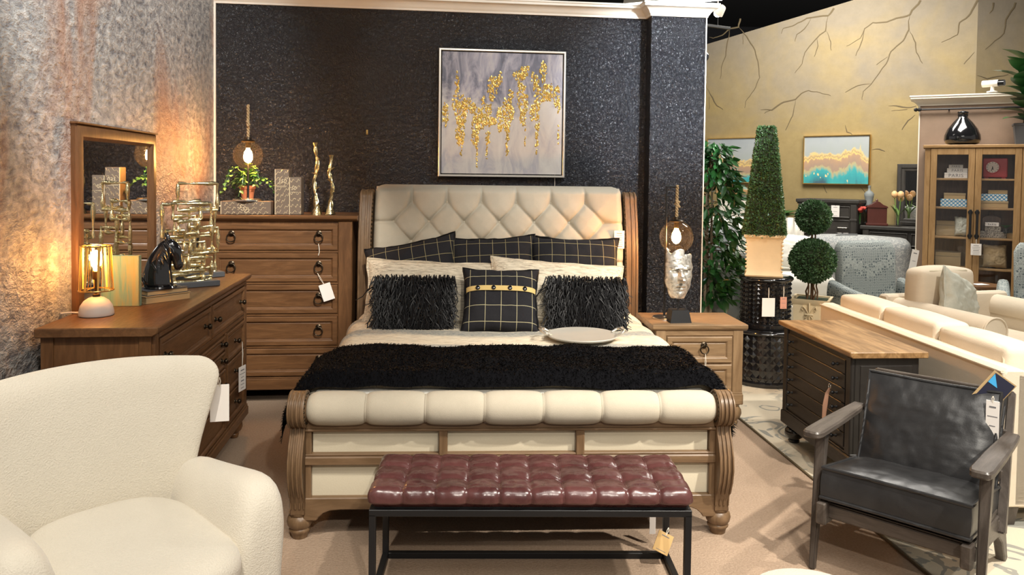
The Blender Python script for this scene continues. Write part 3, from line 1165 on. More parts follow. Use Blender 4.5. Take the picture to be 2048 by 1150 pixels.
def hairs(n, sampler, length, width, lay, jitter=.35):
    """curved tapering strands as triangle strips"""
    V, F = [], []
    for _ in range(n):
        p, nr = sampler()
        d = (nr * .55 + lay + Vector(rng.normal(0, jitter, 3))).normalized()
        L = length * rng.uniform(.6, 1.25)
        side = d.cross(Vector(rng.normal(0, 1, 3))).normalized() * width * .5
        mid = p + d * L * .55
        tip = p + d * L * .95 + lay * L * .45 + Vector((0, 0, -.12 * L))
        b = len(V)
        V += [p - side, p + side, mid + side * .7, mid - side * .7, tip]
        F += [(b, b + 1, b + 2, b + 3), (b + 3, b + 2, b + 4)]
    return V, F


def throw_sample():
    u, v = rng.uniform(.0, 1), rng.uniform(0, 1)
    p = Vector(throw_pt(u, v))
    e = .004
    du = Vector(throw_pt(min(u + e, 1), v)) - Vector(throw_pt(max(u - e, 0), v))
    dv = Vector(throw_pt(u, min(v + e, 1))) - Vector(throw_pt(u, max(v - e, 0)))
    return p, du.cross(dv).normalized()


V, F = hairs(26000, throw_sample, .020, .0034, Vector((.35, -.9, -.12)), .28)
mesh_np('fur_pile', V, F, M['fur'], throw, False, 'stuff')


# ------------------------------------------------------------------ pillows
def pillow_mesh(w, h, t, n=44, pinch=.05, seed=0, sq=3.2, wr=.012):
    """x across, z up, y thickness, corners drawn out"""
    V, F = [], []
    for side in (-1, 1):
        for i in range(n):
            for j in range(n):
                u, v = i / (n - 1) * 2 - 1, j / (n - 1) * 2 - 1
                th = (max(0, 1 - abs(u) ** sq) * max(0, 1 - abs(v) ** sq)) ** .5
                x = u * w / 2 * (1 - pinch * (1 - v * v) * abs(u) ** 2)
                z = v * h / 2 * (1 - pinch * (1 - u * u) * abs(v) ** 2)
                wv = wr * mnoise.noise(Vector((u * 2.2 + seed, v * 2.2, side))) + wr * .5 * mnoise.noise(Vector((u * 6 + seed, v * 6, side)))
                V.append((x + wv * .6, side * (th * t / 2 + wv * th), z + wv * .7))
    for k in (0, 1):
        o = k * n * n
        for i in range(n - 1):
            for j in range(n - 1):
                a, b, c, d = o + i * n + j, o + (i + 1) * n + j, o + (i + 1) * n + j + 1, o + i * n + j + 1
                F.append((a, b, c, d) if k == 0 else (d, c, b, a))
    b = bmesh.new()
    vs = [b.verts.new(v) for v in V]
    for f in F:
        b.faces.new([vs[i] for i in f])
    bmesh.ops.remove_doubles(b, verts=b.verts[:], dist=1e-4)
    border = []
    return b


def pillow_edge(w, h, pinch, seed, wr, r, g):
    pts = []
    n = 24
    for k in range(4 * n):
        s, q = divmod(k, n)
        t = q / n * 2 - 1
        u, v = ((t, -1), (1, t), (-t, 1), (-1, -t))[s]
        wv = wr * mnoise.noise(Vector((u * 2.2 + seed, v * 2.2, 0))) + wr * .5 * mnoise.noise(Vector((u * 6 + seed, v * 6, 0)))
        pts.append((u * w / 2 * (1 - pinch * (1 - v * v) * abs(u) ** 2) + wv * .6, 0, v * h / 2 * (1 - pinch * (1 - u * u) * abs(v) ** 2) + wv * .7))
    g.tube(pts, r, 6, closed=True)


def pillow(name, label, w, h, t, mat, loc, rot, pinch=.05, seed=0, welt=None, group=None, wr=.012):
    p = T(name, label, 'pillow', loc, group=group, rot=rot)
    g = G()
    g.bm = pillow_mesh(w, h, t, pinch=pinch, seed=seed, wr=wr)
    b = O('cover', g, mat, p, 180)
    if welt:
        g = G()
        pillow_edge(w, h, pinch, seed, wr, .008, g)
        O('welt', g, welt, p, 60)
    return p


EG = 'plaid pillows against the headboard'
pillow('plaid_pillow', 'black pillow with gold windowpane check tilted against the left of the headboard', .66, .56, .25, M['euro'], bedw(-.60, 1.94, .955), (-.32, -.20, .05), .09, 1, M['fringe'], EG)
pillow('plaid_pillow', 'middle one of three black windowpane check pillows below the headboard', .64, .56, .25, M['euro'], bedw(-.06, 1.95, .985), (-.30, -.05, .02), .09, 5, M['fringe'], EG)
pillow('plaid_pillow', 'black windowpane check pillow below the price card on the headboard', .66, .56, .25, M['euro'], bedw(.53, 1.96, .985), (-.30, .03, .05), .09, 9, M['fringe'], EG)
pillow('sham_pillow', 'long cream crinkled pillow behind the left fringed cushion', .96, .46, .19, M['sham'], bedw(-.45, 1.70, .885), (-.40, .03, .05), .06, 13, M['sham'], 'cream shams on the bed')
pillow('sham_pillow', 'long cream crinkled pillow behind the right fringed cushion', .92, .46, .19, M['sham'], bedw(.37, 1.655, .895), (-.42, .07, .03), .06, 17, M['sham'], 'cream shams on the bed')


def fringe_cushion(label, loc, rot, src=None):
    p = T('fringed_cushion', label, 'cushion', loc, rot=rot, group='black fringed cushions')
    w, h, t = .50, .33, .17
    if src is None:
        g = G()
        g.bm = pillow_mesh(w, h, t, pinch=.03, seed=21)
        O('cover', g, M['furbase'], p, 180)
        fg = G()
        for r in (0, 0, 1, 2, 3, 4, 5, 6, 7, 8, 9, 10, 11, 12):
            for c in range(76):
                u = (c + rng.uniform(-.4, .4)) / 75 * 2 - 1
                v = 1.0 - r / 12 * 1.85 + rng.uniform(-.06, .06)
                v = min(v, .995); u = max(-.995, min(.995, u))
                th = (max(0, 1 - abs(u) ** 3.2) * max(0, 1 - abs(v) ** 3.2)) ** .5 * t / 2
                L = rng.uniform(.055, .105)
                sway = rng.normal(0, .018)
                lift = rng.uniform(.006, .028) + (.02 if r == 0 else 0)
                P0 = Vector((u * w / 2, -th, v * h / 2))
                up = rng.uniform(.004, .030) if r == 0 else .004
                pts = [P0, P0 + Vector((sway * .3 + u * .012, -lift, up)), P0 + Vector((sway * .8 + u * .02, -lift * 1.25, -L * .4)), P0 + Vector((sway * 1.1 + rng.normal(0, .008), -lift * .9, -L * .72)), P0 + Vector((sway * 1.5 + u * .02 + rng.normal(0, .014), -lift * .7, -L))]
                for q in pts:
                    q.z = max(q.z, -h / 2 - .012)
                fg.tube(pts, [.003, .0036, .0036, .0032, .0022], 4)
        O('fringe', fg, M['fringe'], p, 60, kind='stuff')
    else:
        for ch in kids(src):
            c = ch.copy(); COL.objects.link(c); c.parent = p
    return p


fc = fringe_cushion('black cushion covered in shaggy fringe, left of the button band cushion', bedw(-.575, 1.475, .845), (-.34, .0, .05))
fringe_cushion('black cushion covered in shaggy fringe, right of the button band cushion', bedw(.545, 1.46, .845), (-.34, .02, .03), fc)
cp = pillow('button_cushion', 'square black windowpane cushion with a gold band and four black buttons', .50, .44, .20, M['plaid'], bedw(-.015, 1.42, .885), (-.50, .02, .05), .09, 30, M['fringe'])


def on_pillow(u, v, w, h, t, off=.0):
    th = (max(0, 1 - abs(u) ** 3.2) * max(0, 1 - abs(v) ** 3.2)) ** .5
    return (u * w / 2 * (1 - .09 * (1 - v * v) * u * u), -th * t / 2 - off, v * h / 2 * (1 - .09 * (1 - u * u) * v * v))


bandg = G()
bandg.sheet(30, 5, lambda a, b: on_pillow((a * 2 - 1) * .97, .28 - .13 + b * .15, .50, .44, .20, .011))
bd = O('gold_band', bandg, M['band'], cp, 180, label='gold cloth band')
for u in (-.62, -.20, .22, .62):
    x, y, z = on_pillow(u, .225, .50, .44, .20, .014)
    O('button', G().lathe([(.0, .007), (.010, .007), (.014, .004), (.015, 0), (.015, -.003)], 14, m=TR(x, y, z) @ RX(PI / 2)), M['glossblack'], bd, 50, label='glossy black button')

# pewter tray on the coverlet
tr = T('oval_tray', 'flat oval pewter tray with twisted handles lying on the cream coverlet', 'tray', (.43, 4.56, .738), .05)
g = G()
n = 40
ring = lambda a, b, z: [(a * math.cos(2 * PI * i / n), b * math.sin(2 * PI * i / n), z) for i in range(n)]
g.rings([ring(.205, .20, .0), ring(.215, .21, .010), ring(.212, .206, .014), ring(.19, .185, .008)], cap0=True, cap1=True)
O('plate', g, M['tray'], tr, 30)
for s in (-1, 1):
    g = G()
    g.tube([(s * .19, -.055, .015), (s * .225, -.075, .03), (s * .25, -.04, .04), (s * .232, 0, .045), (s * .25, .04, .04), (s * .225, .075, .03), (s * .19, .055, .015)], [.006, .009, .011, .008, .011, .009, .006], 8)
    O('handle', g, M['silver'], tr, 60)
tl = T('rope_tassel', 'small cream tassel hanging at the left side of the footboard', 'tassel', bedw(-1.035, .16, .50), .05)
O('loop', G().tube([(.01, 0, .02), (-.012, -.004, .0), (-.014, -.004, -.04), (-.002, 0, -.075)], .005, 6), M['string'], tl)
O('skirt', G().lathe([(.004, -.075), (.011, -.085), (.008, -.095), (.014, -.125), (0, -.125)], 10), M['string'], tl)
# ------------------------------------------------------------------ case furniture


def drawer(parent, x0, x1, z0, z1, yf, mx, proud=.012, frame=.032, name='drawer'):
    """framed drawer front facing -y: outer moulding, recessed field"""
    g = G()
    g.panel(x0, x1, z0, z1, [(0, yf + .01), (0, yf - proud + .004), (.005, yf - proud), (frame - .010, yf - proud), (frame - .004, yf - proud + .004),
                             (frame, yf - proud + .011), (frame + .006, yf - proud + .013), (frame + .010, yf - proud + .011)])
    return O(name, g, mx, parent, 25)


def ring_pull(parent, x, z, yf, r=.030, mt='bronze'):
    g = G()
    g.lathe([(0, -.002), (.020, -.002), (.022, .003), (.014, .006), (.008, .012), (.010, .020), (0, .024)], 14, m=TR(x, yf, z + r * .8) @ RX(PI / 2))
    g.torus(r, .0045, 22, 7, TR(x, yf - .018, z - .006) @ RX(-.10))
    return O('ring_pull', g, M[mt], parent, 60)


def knob(parent, x, z, yf, r=.015, mt='bronze'):
    g = G()
    g.lathe([(0, -.002), (r * 1.0, -.002), (r * .95, .003), (r * .5, .006), (r * .42, .014), (r * .9, .019), (r * 1.1, .026), (r * .9, .033), (r * .4, .037), (0, .037)], 14, m=TR(x, yf, z) @ RX(PI / 2))
    return O('knob', g, M[mt], parent, 60)


BUN = [(.026, 0), (.030, .004), (.034, .025), (.030, .03), (.034, .038), (.05, .052), (.058, .075), (.055, .10), (.042, .118), (.036, .122), (.044, .128), (.046, .14)]


def bun(parent, x, y, mt, s=1.0, name='bun_foot', zt=None):
    return O(name, G().lathe([(r * s, z * s if zt is None else z * zt / .14) for r, z in BUN], 20, (x, y, 0)), mt, parent, 50)


def tag_card(label, loc, rz, w, h, string=.09, mat='paper', lines=5, cat='price tag', name='price_tag', tilt=0, lean=0, swing=0, group=None, hole=True, stringmat='string'):
    """a card on a string, origin at the string's top; hangs down, faces local -y"""
    t = T(name, label, cat, loc, rot=(lean, tilt, rz), group=group)
    g = G().box(-w / 2 + swing, w / 2 + swing, -.0015, .0015, -string - h, -string, .0006)
    c = O('card', g, M[mat], t, 0)
    if string > .005:
        s = G()
        for dx in (-.004, .004):
            s.tube([(0, 0, 0), (dx + swing * .4, -.003, -string * .5), (swing, 0, -string - .012)], .0016, 5)
        O('string', s, M[stringmat], t, 60)
    if lines:
        pg = G()
        for i in range(lines):
            z = -string - h * (.16 + .72 * i / max(1, lines - 1))
            L = w * (.5 if i == 0 else rng.uniform(.42, .78))
            hh = h * (.010 if i % 3 else .020)
            pg.box(swing - L / 2, swing + L / 2, -.0022, -.0014, z - hh, z + hh)
        O('printed_lines', pg, M['ink'], c, 0, kind='stuff')
    return t


# ---- tall chest
CH = T('chest_of_drawers', 'tall brown oak chest of five drawers in the corner by the black wall', 'chest of drawers', (-1.715, 5.57, 0), .10)
w = .545
O('case', G().box(-w, w, .0, .47, .10, 1.345, .005).box(-w + .005, w - .005, .0, .47, .10, .12), M['oak_z'], CH, 25)
g = G()
g.prism([(-.045, 1.385), (-.045, 1.362), (-.030, 1.352), (-.018, 1.343), (.48, 1.343), (.48, 1.385)], -w - .04, w + .04, 'x', .004)
O('top', g, M['oak_x'], CH, 30)
for s in (-1, 1):
    O('corner_post', G().box(s * (w - .052) - .05, s * (w - .052) + .05, -.016, .02, .10, 1.343, .006), M['oak_z'], CH, 25)
O('base_rail', G().box(-w - .008, w + .008, -.022, .03, .105, .188, .006).box(-w - .004, w + .004, -.018, .03, .188, .198, .003), M['oak_x'], CH, 25)
DR = [(1.130, 1.318), (.898, 1.108), (.665, .875), (.430, .642), (.205, .407)]
for i, (a, b) in enumerate(DR):
    d = drawer(CH, -w + .105, w - .105, a, b, -.006, M['oak_x'], .013, .042)
    for x in (-.315, .305):
        ring_pull(d, x, (a + b) / 2 + .005, -.012)
    if i:
        O('divider', G().box(-w + .10, w - .10, -.010, .02, b + .002, DR[i - 1][0] - .002, .003), M['oak_x'], CH, 25)
for s in (-1, 1):
    O('block_foot', G().box(s * (w - .06) - .05, s * (w - .06) + .05, .0, .09, 0, .105, .005), M['oak_z'], CH, 25)


def chestw(x, y, z):
    c, s = math.cos(.10), math.sin(.10)
    return (-1.715 + x * c - y * s, 5.57 + x * s + y * c, z)


tag_card('plain white card dangling on a string over the third drawer of the tall chest', chestw(.30, -.038, .965), .10, .085, .125, .09, lines=0, tilt=-.32, swing=.02, cat='tag')
g = T('loose_string', 'bare white string hanging from the top right ring of the tall chest', 'string', chestw(.305, -.035, 1.18), .1)
O('strand', G().tube([(0, 0, 0), (.006, -.004, -.03), (.008, -.004, -.06), (.0, -.002, -.085)], .003, 6), M['string'], g)

# ---- dresser
DO, DRZ = (-1.52, 3.22, 0), PI / 2 + .115
DS = T('dresser', 'long brown oak dresser along the textured wall with lamp and sculptures on top', 'dresser', DO, DRZ)
L = 1.70


def drs(x, y, z):
    c, s = math.cos(DRZ), math.sin(DRZ)
    return (DO[0] + x * c - y * s, DO[1] + x * s + y * c, z)


O('case', G().box(.0, L, .0, .44, .13, 1.0, .004), M['oak_z'], DS, 25)
g = G()
g.prism([(-.035, 1.04), (-.035, 1.018), (-.026, 1.010), (-.012, 1.0), (.455, 1.0), (.455, 1.04)], -.03, L + .03, 'x', .004)
O('top', g, M['oak_x'], DS, 30)
for x in (.0, L - .055):
    O('corner_post', G().box(x, x + .055, -.012, .03, .13, 1.0, .005), M['oak_z'], DS, 25)
O('base_rail', G().box(-.006, L + .006, -.022, .03, .13, .185, .005).box(-.006, L + .006, -.016, .03, .185, .20, .003).box(-.004, 0, 0, .43, .13, .19), M['oak_x'], DS, 25)
O('side_post', G().box(-.008, .0, .0, .05, .13, 1.0, .002).box(-.008, .0, .39, .44, .13, 1.0, .002), M['oak_z'], DS, 25)
O('top_rail', G().box(.055, L - .055, -.012, .02, .978, 1.0, .003).box(.055, L - .055, -.010, .02, .765, .790, .003), M['oak_x'], DS, 25)
for a, b in ((.065, .86), (.89, L - .065)):
    d = drawer(DS, a, b, .795, .972, -.004, M['oak_x'], .012, .03)
    for x in (a + .085, b - .085):
        knob(d, x, .884, -.006)
O('divider', G().box(.865, .885, -.012, .02, .79, .98, .003), M['oak_z'], DS, 25)
for a, b in ((.065, 1.155),):
    for z0, z1 in ((.675, .755), (.575, .665), (.395, .565), (.21, .385)):
        d = drawer(DS, a, b, z0, z1, -.004, M['oak_x'], .012, .022)
        for x in (a + .09, b - .05):
            knob(d, x, (z0 + z1) / 2, -.006)
O('divider', G().box(1.165, 1.19, -.012, .02, .20, .765, .003), M['oak_z'], DS, 25)
for z0, z1 in ((.585, .755), (.395, .575), (.21, .385)):
    d = drawer(DS, 1.20, L - .065, z0, z1, -.004, M['oak_x'], .012, .028)
    knob(d, (1.2 + L - .065) / 2, (z0 + z1) / 2, -.006)
for x in (.06, L - .06):
    for y in (.055, .39):
        bun(DS, x, y, M['oak_z'], .95, zt=.132)
tag_card('white printed price tag with bar code hanging from the far drawer of the dresser', drs(1.41, -.05, .665), DRZ - .25, .085, .15, .15, lines=6)

# ---- mirror leaning behind the dresser
MIR = T('dresser_mirror', 'tall oak framed mirror standing at the back of the dresser', 'mirror', drs(.41, .476, 1.0), DRZ)
mw, mh = 1.07, .915
g = G()
fr = [(0, .045), (0, .0), (.008, -.008), (.020, -.012), (.058, -.012), (.066, -.004), (.074, .004), (.074, .012)]
g.rings([[(i, y, i), (mw - i, y, i), (mw - i, y, mh - i), (i, y, mh - i)] for i, y in fr])
O('frame', g, M['oak_z'], MIR, 25)
O('backing', G().box(.004, mw - .004, .012, .045, .004, mh - .004), M['oak_z'], MIR, 0)
O('glass', G().box(.072, mw - .072, .008, .012, .072, mh - .072), M['mirror'], MIR, 0)
O('cap', G().box(-.008, mw + .008, -.016, .05, mh, mh + .010, .002), M['oak_x'], MIR, 20)
for x in (.02, mw - .10):
    O('support', G().box(x - .04, x + .04, .046, .075, -.75, .55, .004), M['oak_z'], MIR, 20)

# ---- nightstand
NO, NR = (1.285, 5.17, 0), .07
NS = T('nightstand', 'light oak two drawer nightstand to the right of the bed', 'nightstand', NO, NR)


def nsw(x, y, z):
    c, s = math.cos(NR), math.sin(NR)
    return (NO[0] + x * c - y * s, NO[1] + x * s + y * c, z)


w = .300
O('case', G().box(-w, w, 0, .42, .155, .66, .004), M['oaklite_z'], NS, 25)
g = G()
g.prism([(-.03, .70), (-.03, .675), (-.02, .665), (-.008, .656), (.44, .656), (.44, .70)], -w - .03, w + .03, 'x', .004)
O('top', g, M['oaklite_x'], NS, 30)
for s in (-1, 1):
    O('corner_post', G().box(s * (w - .033) - .035, s * (w - .033) + .035, -.014, .02, .15, .656, .005), M['oaklite_z'], NS, 25)
    O('side_panel', G().box(s * w - .004, s * w + .004, .0, .05, .15, .656).box(s * w - .004, s * w + .004, .37, .42, .15, .656), M['oaklite_z'], NS, 0)
O('base_rail', G().box(-w - .008, w + .008, -.022, .43, .15, .222, .005).box(-w - .004, w + .004, -.016, .425, .222, .234, .003), M['oaklite_x'], NS, 25)
O('apron', G().box(-w + .065, w - .065, -.008, .02, .622, .656, .003), M['oaklite_x'], NS, 25)
for z0, z1 in ((.438, .616), (.245, .425)):
    d = drawer(NS, -w + .075, w - .075, z0, z1, -.004, M['oaklite_x'], .013, .040)
    ring_pull(d, 0.03, (z0 + z1) / 2 + .01, -.010, .028)
for x in (-w + .045, w - .045):
    for y in (.03, .37):
        bun(NS, x, y, M['oaklite_z'], 1.0, zt=.152)
tag_card('white price tag hanging from the upper drawer ring of the nightstand', nsw(.032, -.042, .505), NR, .085, .12, .105, lines=3)

# ---- black cabinet with an oak top
CO, CR = (1.835, 4.06, 0), -PI / 2 + .075
CB = T('six_drawer_cabinet', 'black six drawer cabinet with a grained oak top behind the leather armchair', 'cabinet', CO, CR)


def cbw(x, y, z):
    c, s = math.cos(CR), math.sin(CR)
    return (CO[0] + x * c - y * s, CO[1] + x * s + y * c, z)


# local: front faces -x world; local x runs from far (-) to near (0)
Lc, Dc = .84, .37
O('case', G().box(-Lc, 0, 0, Dc, .13, .745, .006), M['black_z'], CB, 25)
g = G()
g.prism([(-.035, .78), (-.035, .758), (-.022, .746), (Dc + .03, .746), (Dc + .03, .78)], -Lc - .035, .035, 'x', .004)
O('top', g, M['oaktop'], CB, 30, label='oak top with bold grain')
O('plinth', G().box(-Lc - .012, .012, -.018, Dc + .01, .125, .21, .008).box(-Lc - .006, .006, -.010, Dc + .006, .21, .222, .004), M['black_x'], CB, 25)
for x in (-Lc, -.055):
    O('corner_post', G().box(x, x + .055, -.012, .02, .21, .745, .006), M['black_z'], CB, 25)
for i in range(6):
    z1 = .715 - i * .080
    d = O('drawer', G().box(-Lc + .065, -.065, -.010, .02, z1 - .077, z1, .003), M['black_x'], CB, 25)
    for x in (-Lc + .135, -.15):
        knob(d, x, z1 - .039, -.010, .011, 'blackmetal')
O('side_panel', G().panel(.0, .0, 0, 0, [(0, 0), (0, 0)]).box(-.002, .004, .04, Dc - .04, .25, .70, .002), M['black_z'], CB, 20)
for x in (-Lc + .05, -.05):
    for y in (.05, Dc - .05):
        bun(CB, x, y, M['glossblack'], 1.05, zt=.128)
st = T('leather_tab', 'brown leather strap tag clipped to a knob of the black cabinet', 'tag', cbw(-.15, -.05, .54), CR)
O('strap', G().tube([(0, 0, .0), (-.004, -.012, -.03), (-.012, -.018, -.10), (-.03, -.015, -.19)], [.006, .011, .014, .010], 6, flat=.3), plain('tan_strap', (.30, .16, .10), .6), st)
O('clip', G().torus(.012, .003, 14, 6, TR(0, 0, .01)), M['chrome'], st)
# ------------------------------------------------------------------ cream boucle armchair (front left)
AO, AR = (-1.34, 2.60, 0), .79
AC = T('boucle_armchair', 'cream boucle armchair with flared back in the near left corner', 'armchair', AO, AR)


def super_ring(cx, cy, a, b, z, n=32, e=3.0, bend=0):
    r = []
    for i in range(n):
        t = 2 * PI * i / n
        c, s = math.cos(t), math.sin(t)
        x = a * math.copysign(abs(c) ** (2 / e), c)
        y = b * math.copysign(abs(s) ** (2 / e), s)
        r.append((cx + x, cy + y - bend * x * x, z))
    return r


rs = []
for z, hw, th, lean in ((.14, .30, .06, 0), (.20, .335, .075, 0), (.40, .355, .08, .015), (.55, .375, .078, .03), (.70, .42, .072, .05), (.82, .462, .066, .07), (.87, .474, .058, .076), (.90, .468, .046, .080), (.922, .452, .030, .083), (.934, .43, .014, .085), (.937, .41, .003, .086)):
    r = super_ring(0, .33 + lean, hw, th, z, 44, 3.2, .62)
    # the top edge crowns gently towards the middle
    k = max(0, (z - .5) / .45)
    r = [(x, y, zz + k * .03 * (1 - (x / .48) ** 2)) for x, y, zz in r]
    rs.append(r)
bk = O('backrest', G().rings(rs, cap0=True), M['boucle'], AC, 180)
subsurf(bk, 1)
for s in (-1, 1):
    rs = []
    for y, top, hw, cz in ((-.375, .36, .03, .24), (-.37, .50, .065, .27), (-.35, .58, .085, .29), (-.30, .62, .096, .295), (-.22, .625, .100, .30), (-.10, .605, .102, .305), (.06, .58, .102, .31), (.20, .565, .092, .31), (.33, .55, .08, .31)):
        lo = .08
        n = 28
        ring = []
        for i in range(n):
            t = 2 * PI * i / n
            c, q = math.cos(t), math.sin(t)
            e = 3.0
            hx = math.copysign(abs(c) ** (2 / e), c) * hw
            hz = math.copysign(abs(q) ** (2 / e), q)
            mid, hh = (top + lo) / 2, (top - lo) / 2
            z = mid + hz * hh
            out = .03 * max(0, (z - .3) / .28)
            ring.append((s * (.335 + hx + out), y, z))
        rs.append(ring)
    ar = O('armrest', G().rings(rs, cap0=True, cap1=True), M['boucle'], AC, 180)
    subsurf(ar, 1)
rs = []
for z, a, b in ((.31, .24, .33), (.33, .275, .365), (.38, .29, .385), (.43, .285, .38), (.455, .255, .345), (.465, .19, .27)):
    rs.append([(x, y - .10 - .035 * (1 - (x / .3) ** 2) * (1 if y < 0 else 0), z + .012 * (1 - (x / .3) ** 2)) for x, y, _ in super_ring(0, 0, a, b, z, 40, 3.4)])
sc_ = O('seat_cushion', G().rings(rs, cap0=True, cap1=True), M['boucle'], AC, 180)
subsurf(sc_, 1)
rs = [[(x, y - .08, z) for x, y, _ in super_ring(0, 0, a, b, z, 32, 4)] for z, a, b in ((.07, .28, .36), (.09, .31, .385), (.20, .32, .395), (.30, .315, .39), (.32, .29, .37))]
O('base', G().rings(rs, cap0=True, cap1=True), M['boucle'], AC, 180)
for x in (-.25, .25):
    for y in (-.36, .22):
        O('leg', G().lathe([(.012, 0), (.022, .09)], 12, (x, y, 0)), M['ash_z'], AC, 60)
c, s = math.cos(AR), math.sin(AR)
card = tag_card('blank white card hanging on the far edge of the cream armchair back', (AO[0] + .485 * c - .29 * s, AO[1] + .485 * s + .29 * c, .845), .25, .075, .155, .03, lines=0, cat='tag')

# white pouf peeping in at the bottom edge
pf = T('boucle_pouf', 'rim of a white boucle pouf at the bottom edge below the leather armchair', 'pouf', (.955, 2.335, 0), 0)
O('body', G().lathe([(.17, 0), (.21, .02), (.23, .10), (.235, .25), (.225, .355), (.19, .392), (.10, .402), (0, .404)], 40), M['boucle'], pf, 180)

# ------------------------------------------------------------------ bench
BO, BR = (.09, 2.96, 0), .022
BN = T('tufted_bench', 'oxblood leather biscuit tufted bench on a black metal frame at the foot of the bed', 'bench', BO, BR)
bw, bd = .635, .40
NCX, NCY = 10, 3


def seat_skin(a, b):
    """the tufted leather wraps over the edges; a, b run over the unrolled cushion"""
    r, zt, zb = .028, .448, .385
    ca, cb = max(-(bw - r), min(bw - r, a)), max(r, min(bd - r, b))
    ea, eb = a - ca, b - cb
    d = math.hypot(ea, eb)
    if d < 1e-9:
        h_, drop, dx, dy, ang = 0, 0, 0, 0, 0
    else:
        dx, dy = ea / d, eb / d
        ang = min(d / r, PI / 2)
        h_ = r * math.sin(ang)
        drop = r * (1 - math.cos(ang)) + max(0, d - r * PI / 2)
    fx, fy = (a + bw) / (2 * bw) * NCX, b / bd * NCY
    qx = abs((fx + .5) % 1 - .5) * 2 * bw / NCX if .3 < fx < NCX - .3 else 9
    qy = abs((fy + .5) % 1 - .5) * bd / NCY if .3 < fy < NCY - .3 else 9
    puff_ = .012 * (1 - math.exp(-qx / .010)) + .012 * (1 - math.exp(-qy / .010)) + .012 * (1 - math.exp(-math.hypot(qx, qy) / .030))
    puff_ += .004 * mnoise.noise(Vector((a * 15, b * 15, 2))) + .002 * mnoise.noise(Vector((a * 40, b * 40, 5)))
    if drop > .045:
        puff_ *= max(0, 1 - (drop - .045) / .03)
    puff_ -= .026
    n_ = Vector((dx * math.sin(ang), dy * math.sin(ang), math.cos(ang)))
    p = Vector((ca + dx * h_, cb + dy * h_, zt - drop)) + n_ * puff_ + Vector((0, 0, .010))
    p.z = max(p.z, zb)
    return p


ext = .028 * PI / 2 + .050
UA, UB = bw - .028 + ext, ext
g = G()
g.sheet(240, 96, lambda u, v: seat_skin((u * 2 - 1) * UA, .028 - UB + v * (bd - .056 + 2 * UB)))
O('cushion', g, M['oxblood'], BN, 180)
for i in range(1, NCX):
    x = -bw + i * 2 * bw / NCX
    O('stitched_seam', G().tube([seat_skin(x, y) + Vector((0, 0, .0012)) for y in np.linspace(-.04, bd + .02, 50)], .0026, 5), M['oxblood'], BN, 60)
for j in range(1, NCY):
    O('stitched_seam', G().tube([seat_skin(x, j * bd / NCY) + Vector((0, 0, .0012)) for x in np.linspace(-bw - .02, bw + .02, 130)], .0026, 5), M['oxblood'], BN, 60)
O('platform', G().box(-bw + .02, bw - .02, .02, bd - .02, .375, .392), M['blackmetal'], BN, 0)
t = .026
for x in (-bw, bw - t):
    for y in (0, bd - t):
        O('leg', G().box(x, x + t, y, y + t, 0, .365, .0015), M['blackmetal'], BN, 20)
    O('side_bar', G().box(x, x + t, t, bd - t, 0, t, .0015), M['blackmetal'], BN, 20)
    O('top_side_bar', G().box(x, x + t, t, bd - t, .358, .384, .0015), M['blackmetal'], BN, 20)
for y in (0, bd - t):
    O('top_bar', G().box(-bw, bw, y, y + t, .358, .384, .0015), M['blackmetal'], BN, 20)
O('floor_bar', G().box(-bw + t, bw - t, bd - t, bd, 0, t, .0015), M['blackmetal'], BN, 20)
tag_card('small kraft tag tied to the back right leg of the oxblood bench', (BO[0] + .617, BO[1] + .36, .155), .1, .075, .085, .025, 'kraft', 2, cat='tag', tilt=.5, lean=-.35)
wc = T('white_card_strip', 'narrow white card hanging behind the right end of the bench', 'card', (.665, 3.47, .20), .05)
O('card', G().box(-.014, .014, -.001, .001, -.145, .0), M['paper'], wc, 0)

# ------------------------------------------------------------------ black leather lounge chair
LO, LR = (1.59, 3.10, 0), -.745
LC = T('lounge_chair', 'black leather armchair with dark wooden frame at the right front', 'armchair', LO, LR)
hw = .315


def bar(parent, name, p0, p1, w, d, mt, taper=1.0, bev=.006):
    """rectangular bar from p0 to p1; w across x, d across the other way"""
    p0, p1 = Vector(p0), Vector(p1)
    ax = (p1 - p0).normalized()
    sx = Vector((1, 0, 0))
    sx = (sx - ax * sx.dot(ax)).normalized()
    sy = ax.cross(sx)
    g = G()
    b = bmesh.new()
    rr = []
    for p, k in ((p0, 1), (p1, taper)):
        rr.append([b.verts.new(p + sx * (a * w / 2 * k) + sy * (c_ * d / 2 * k)) for a, c_ in ((-1, -1), (1, -1), (1, 1), (-1, 1))])
    b.faces.new(rr[0][::-1]); b.faces.new(rr[1])
    for i in range(4):
        j = (i + 1) % 4
        b.faces.new((rr[0][i], rr[0][j], rr[1][j], rr[1][i]))
    bmesh.ops.recalc_face_normals(b, faces=b.faces[:])
    bmesh.ops.bevel(b, geom=b.edges[:], offset=bev, segments=2, affect='EDGES')
    g.join(b)
    return O(name, g, mt, parent, 30)


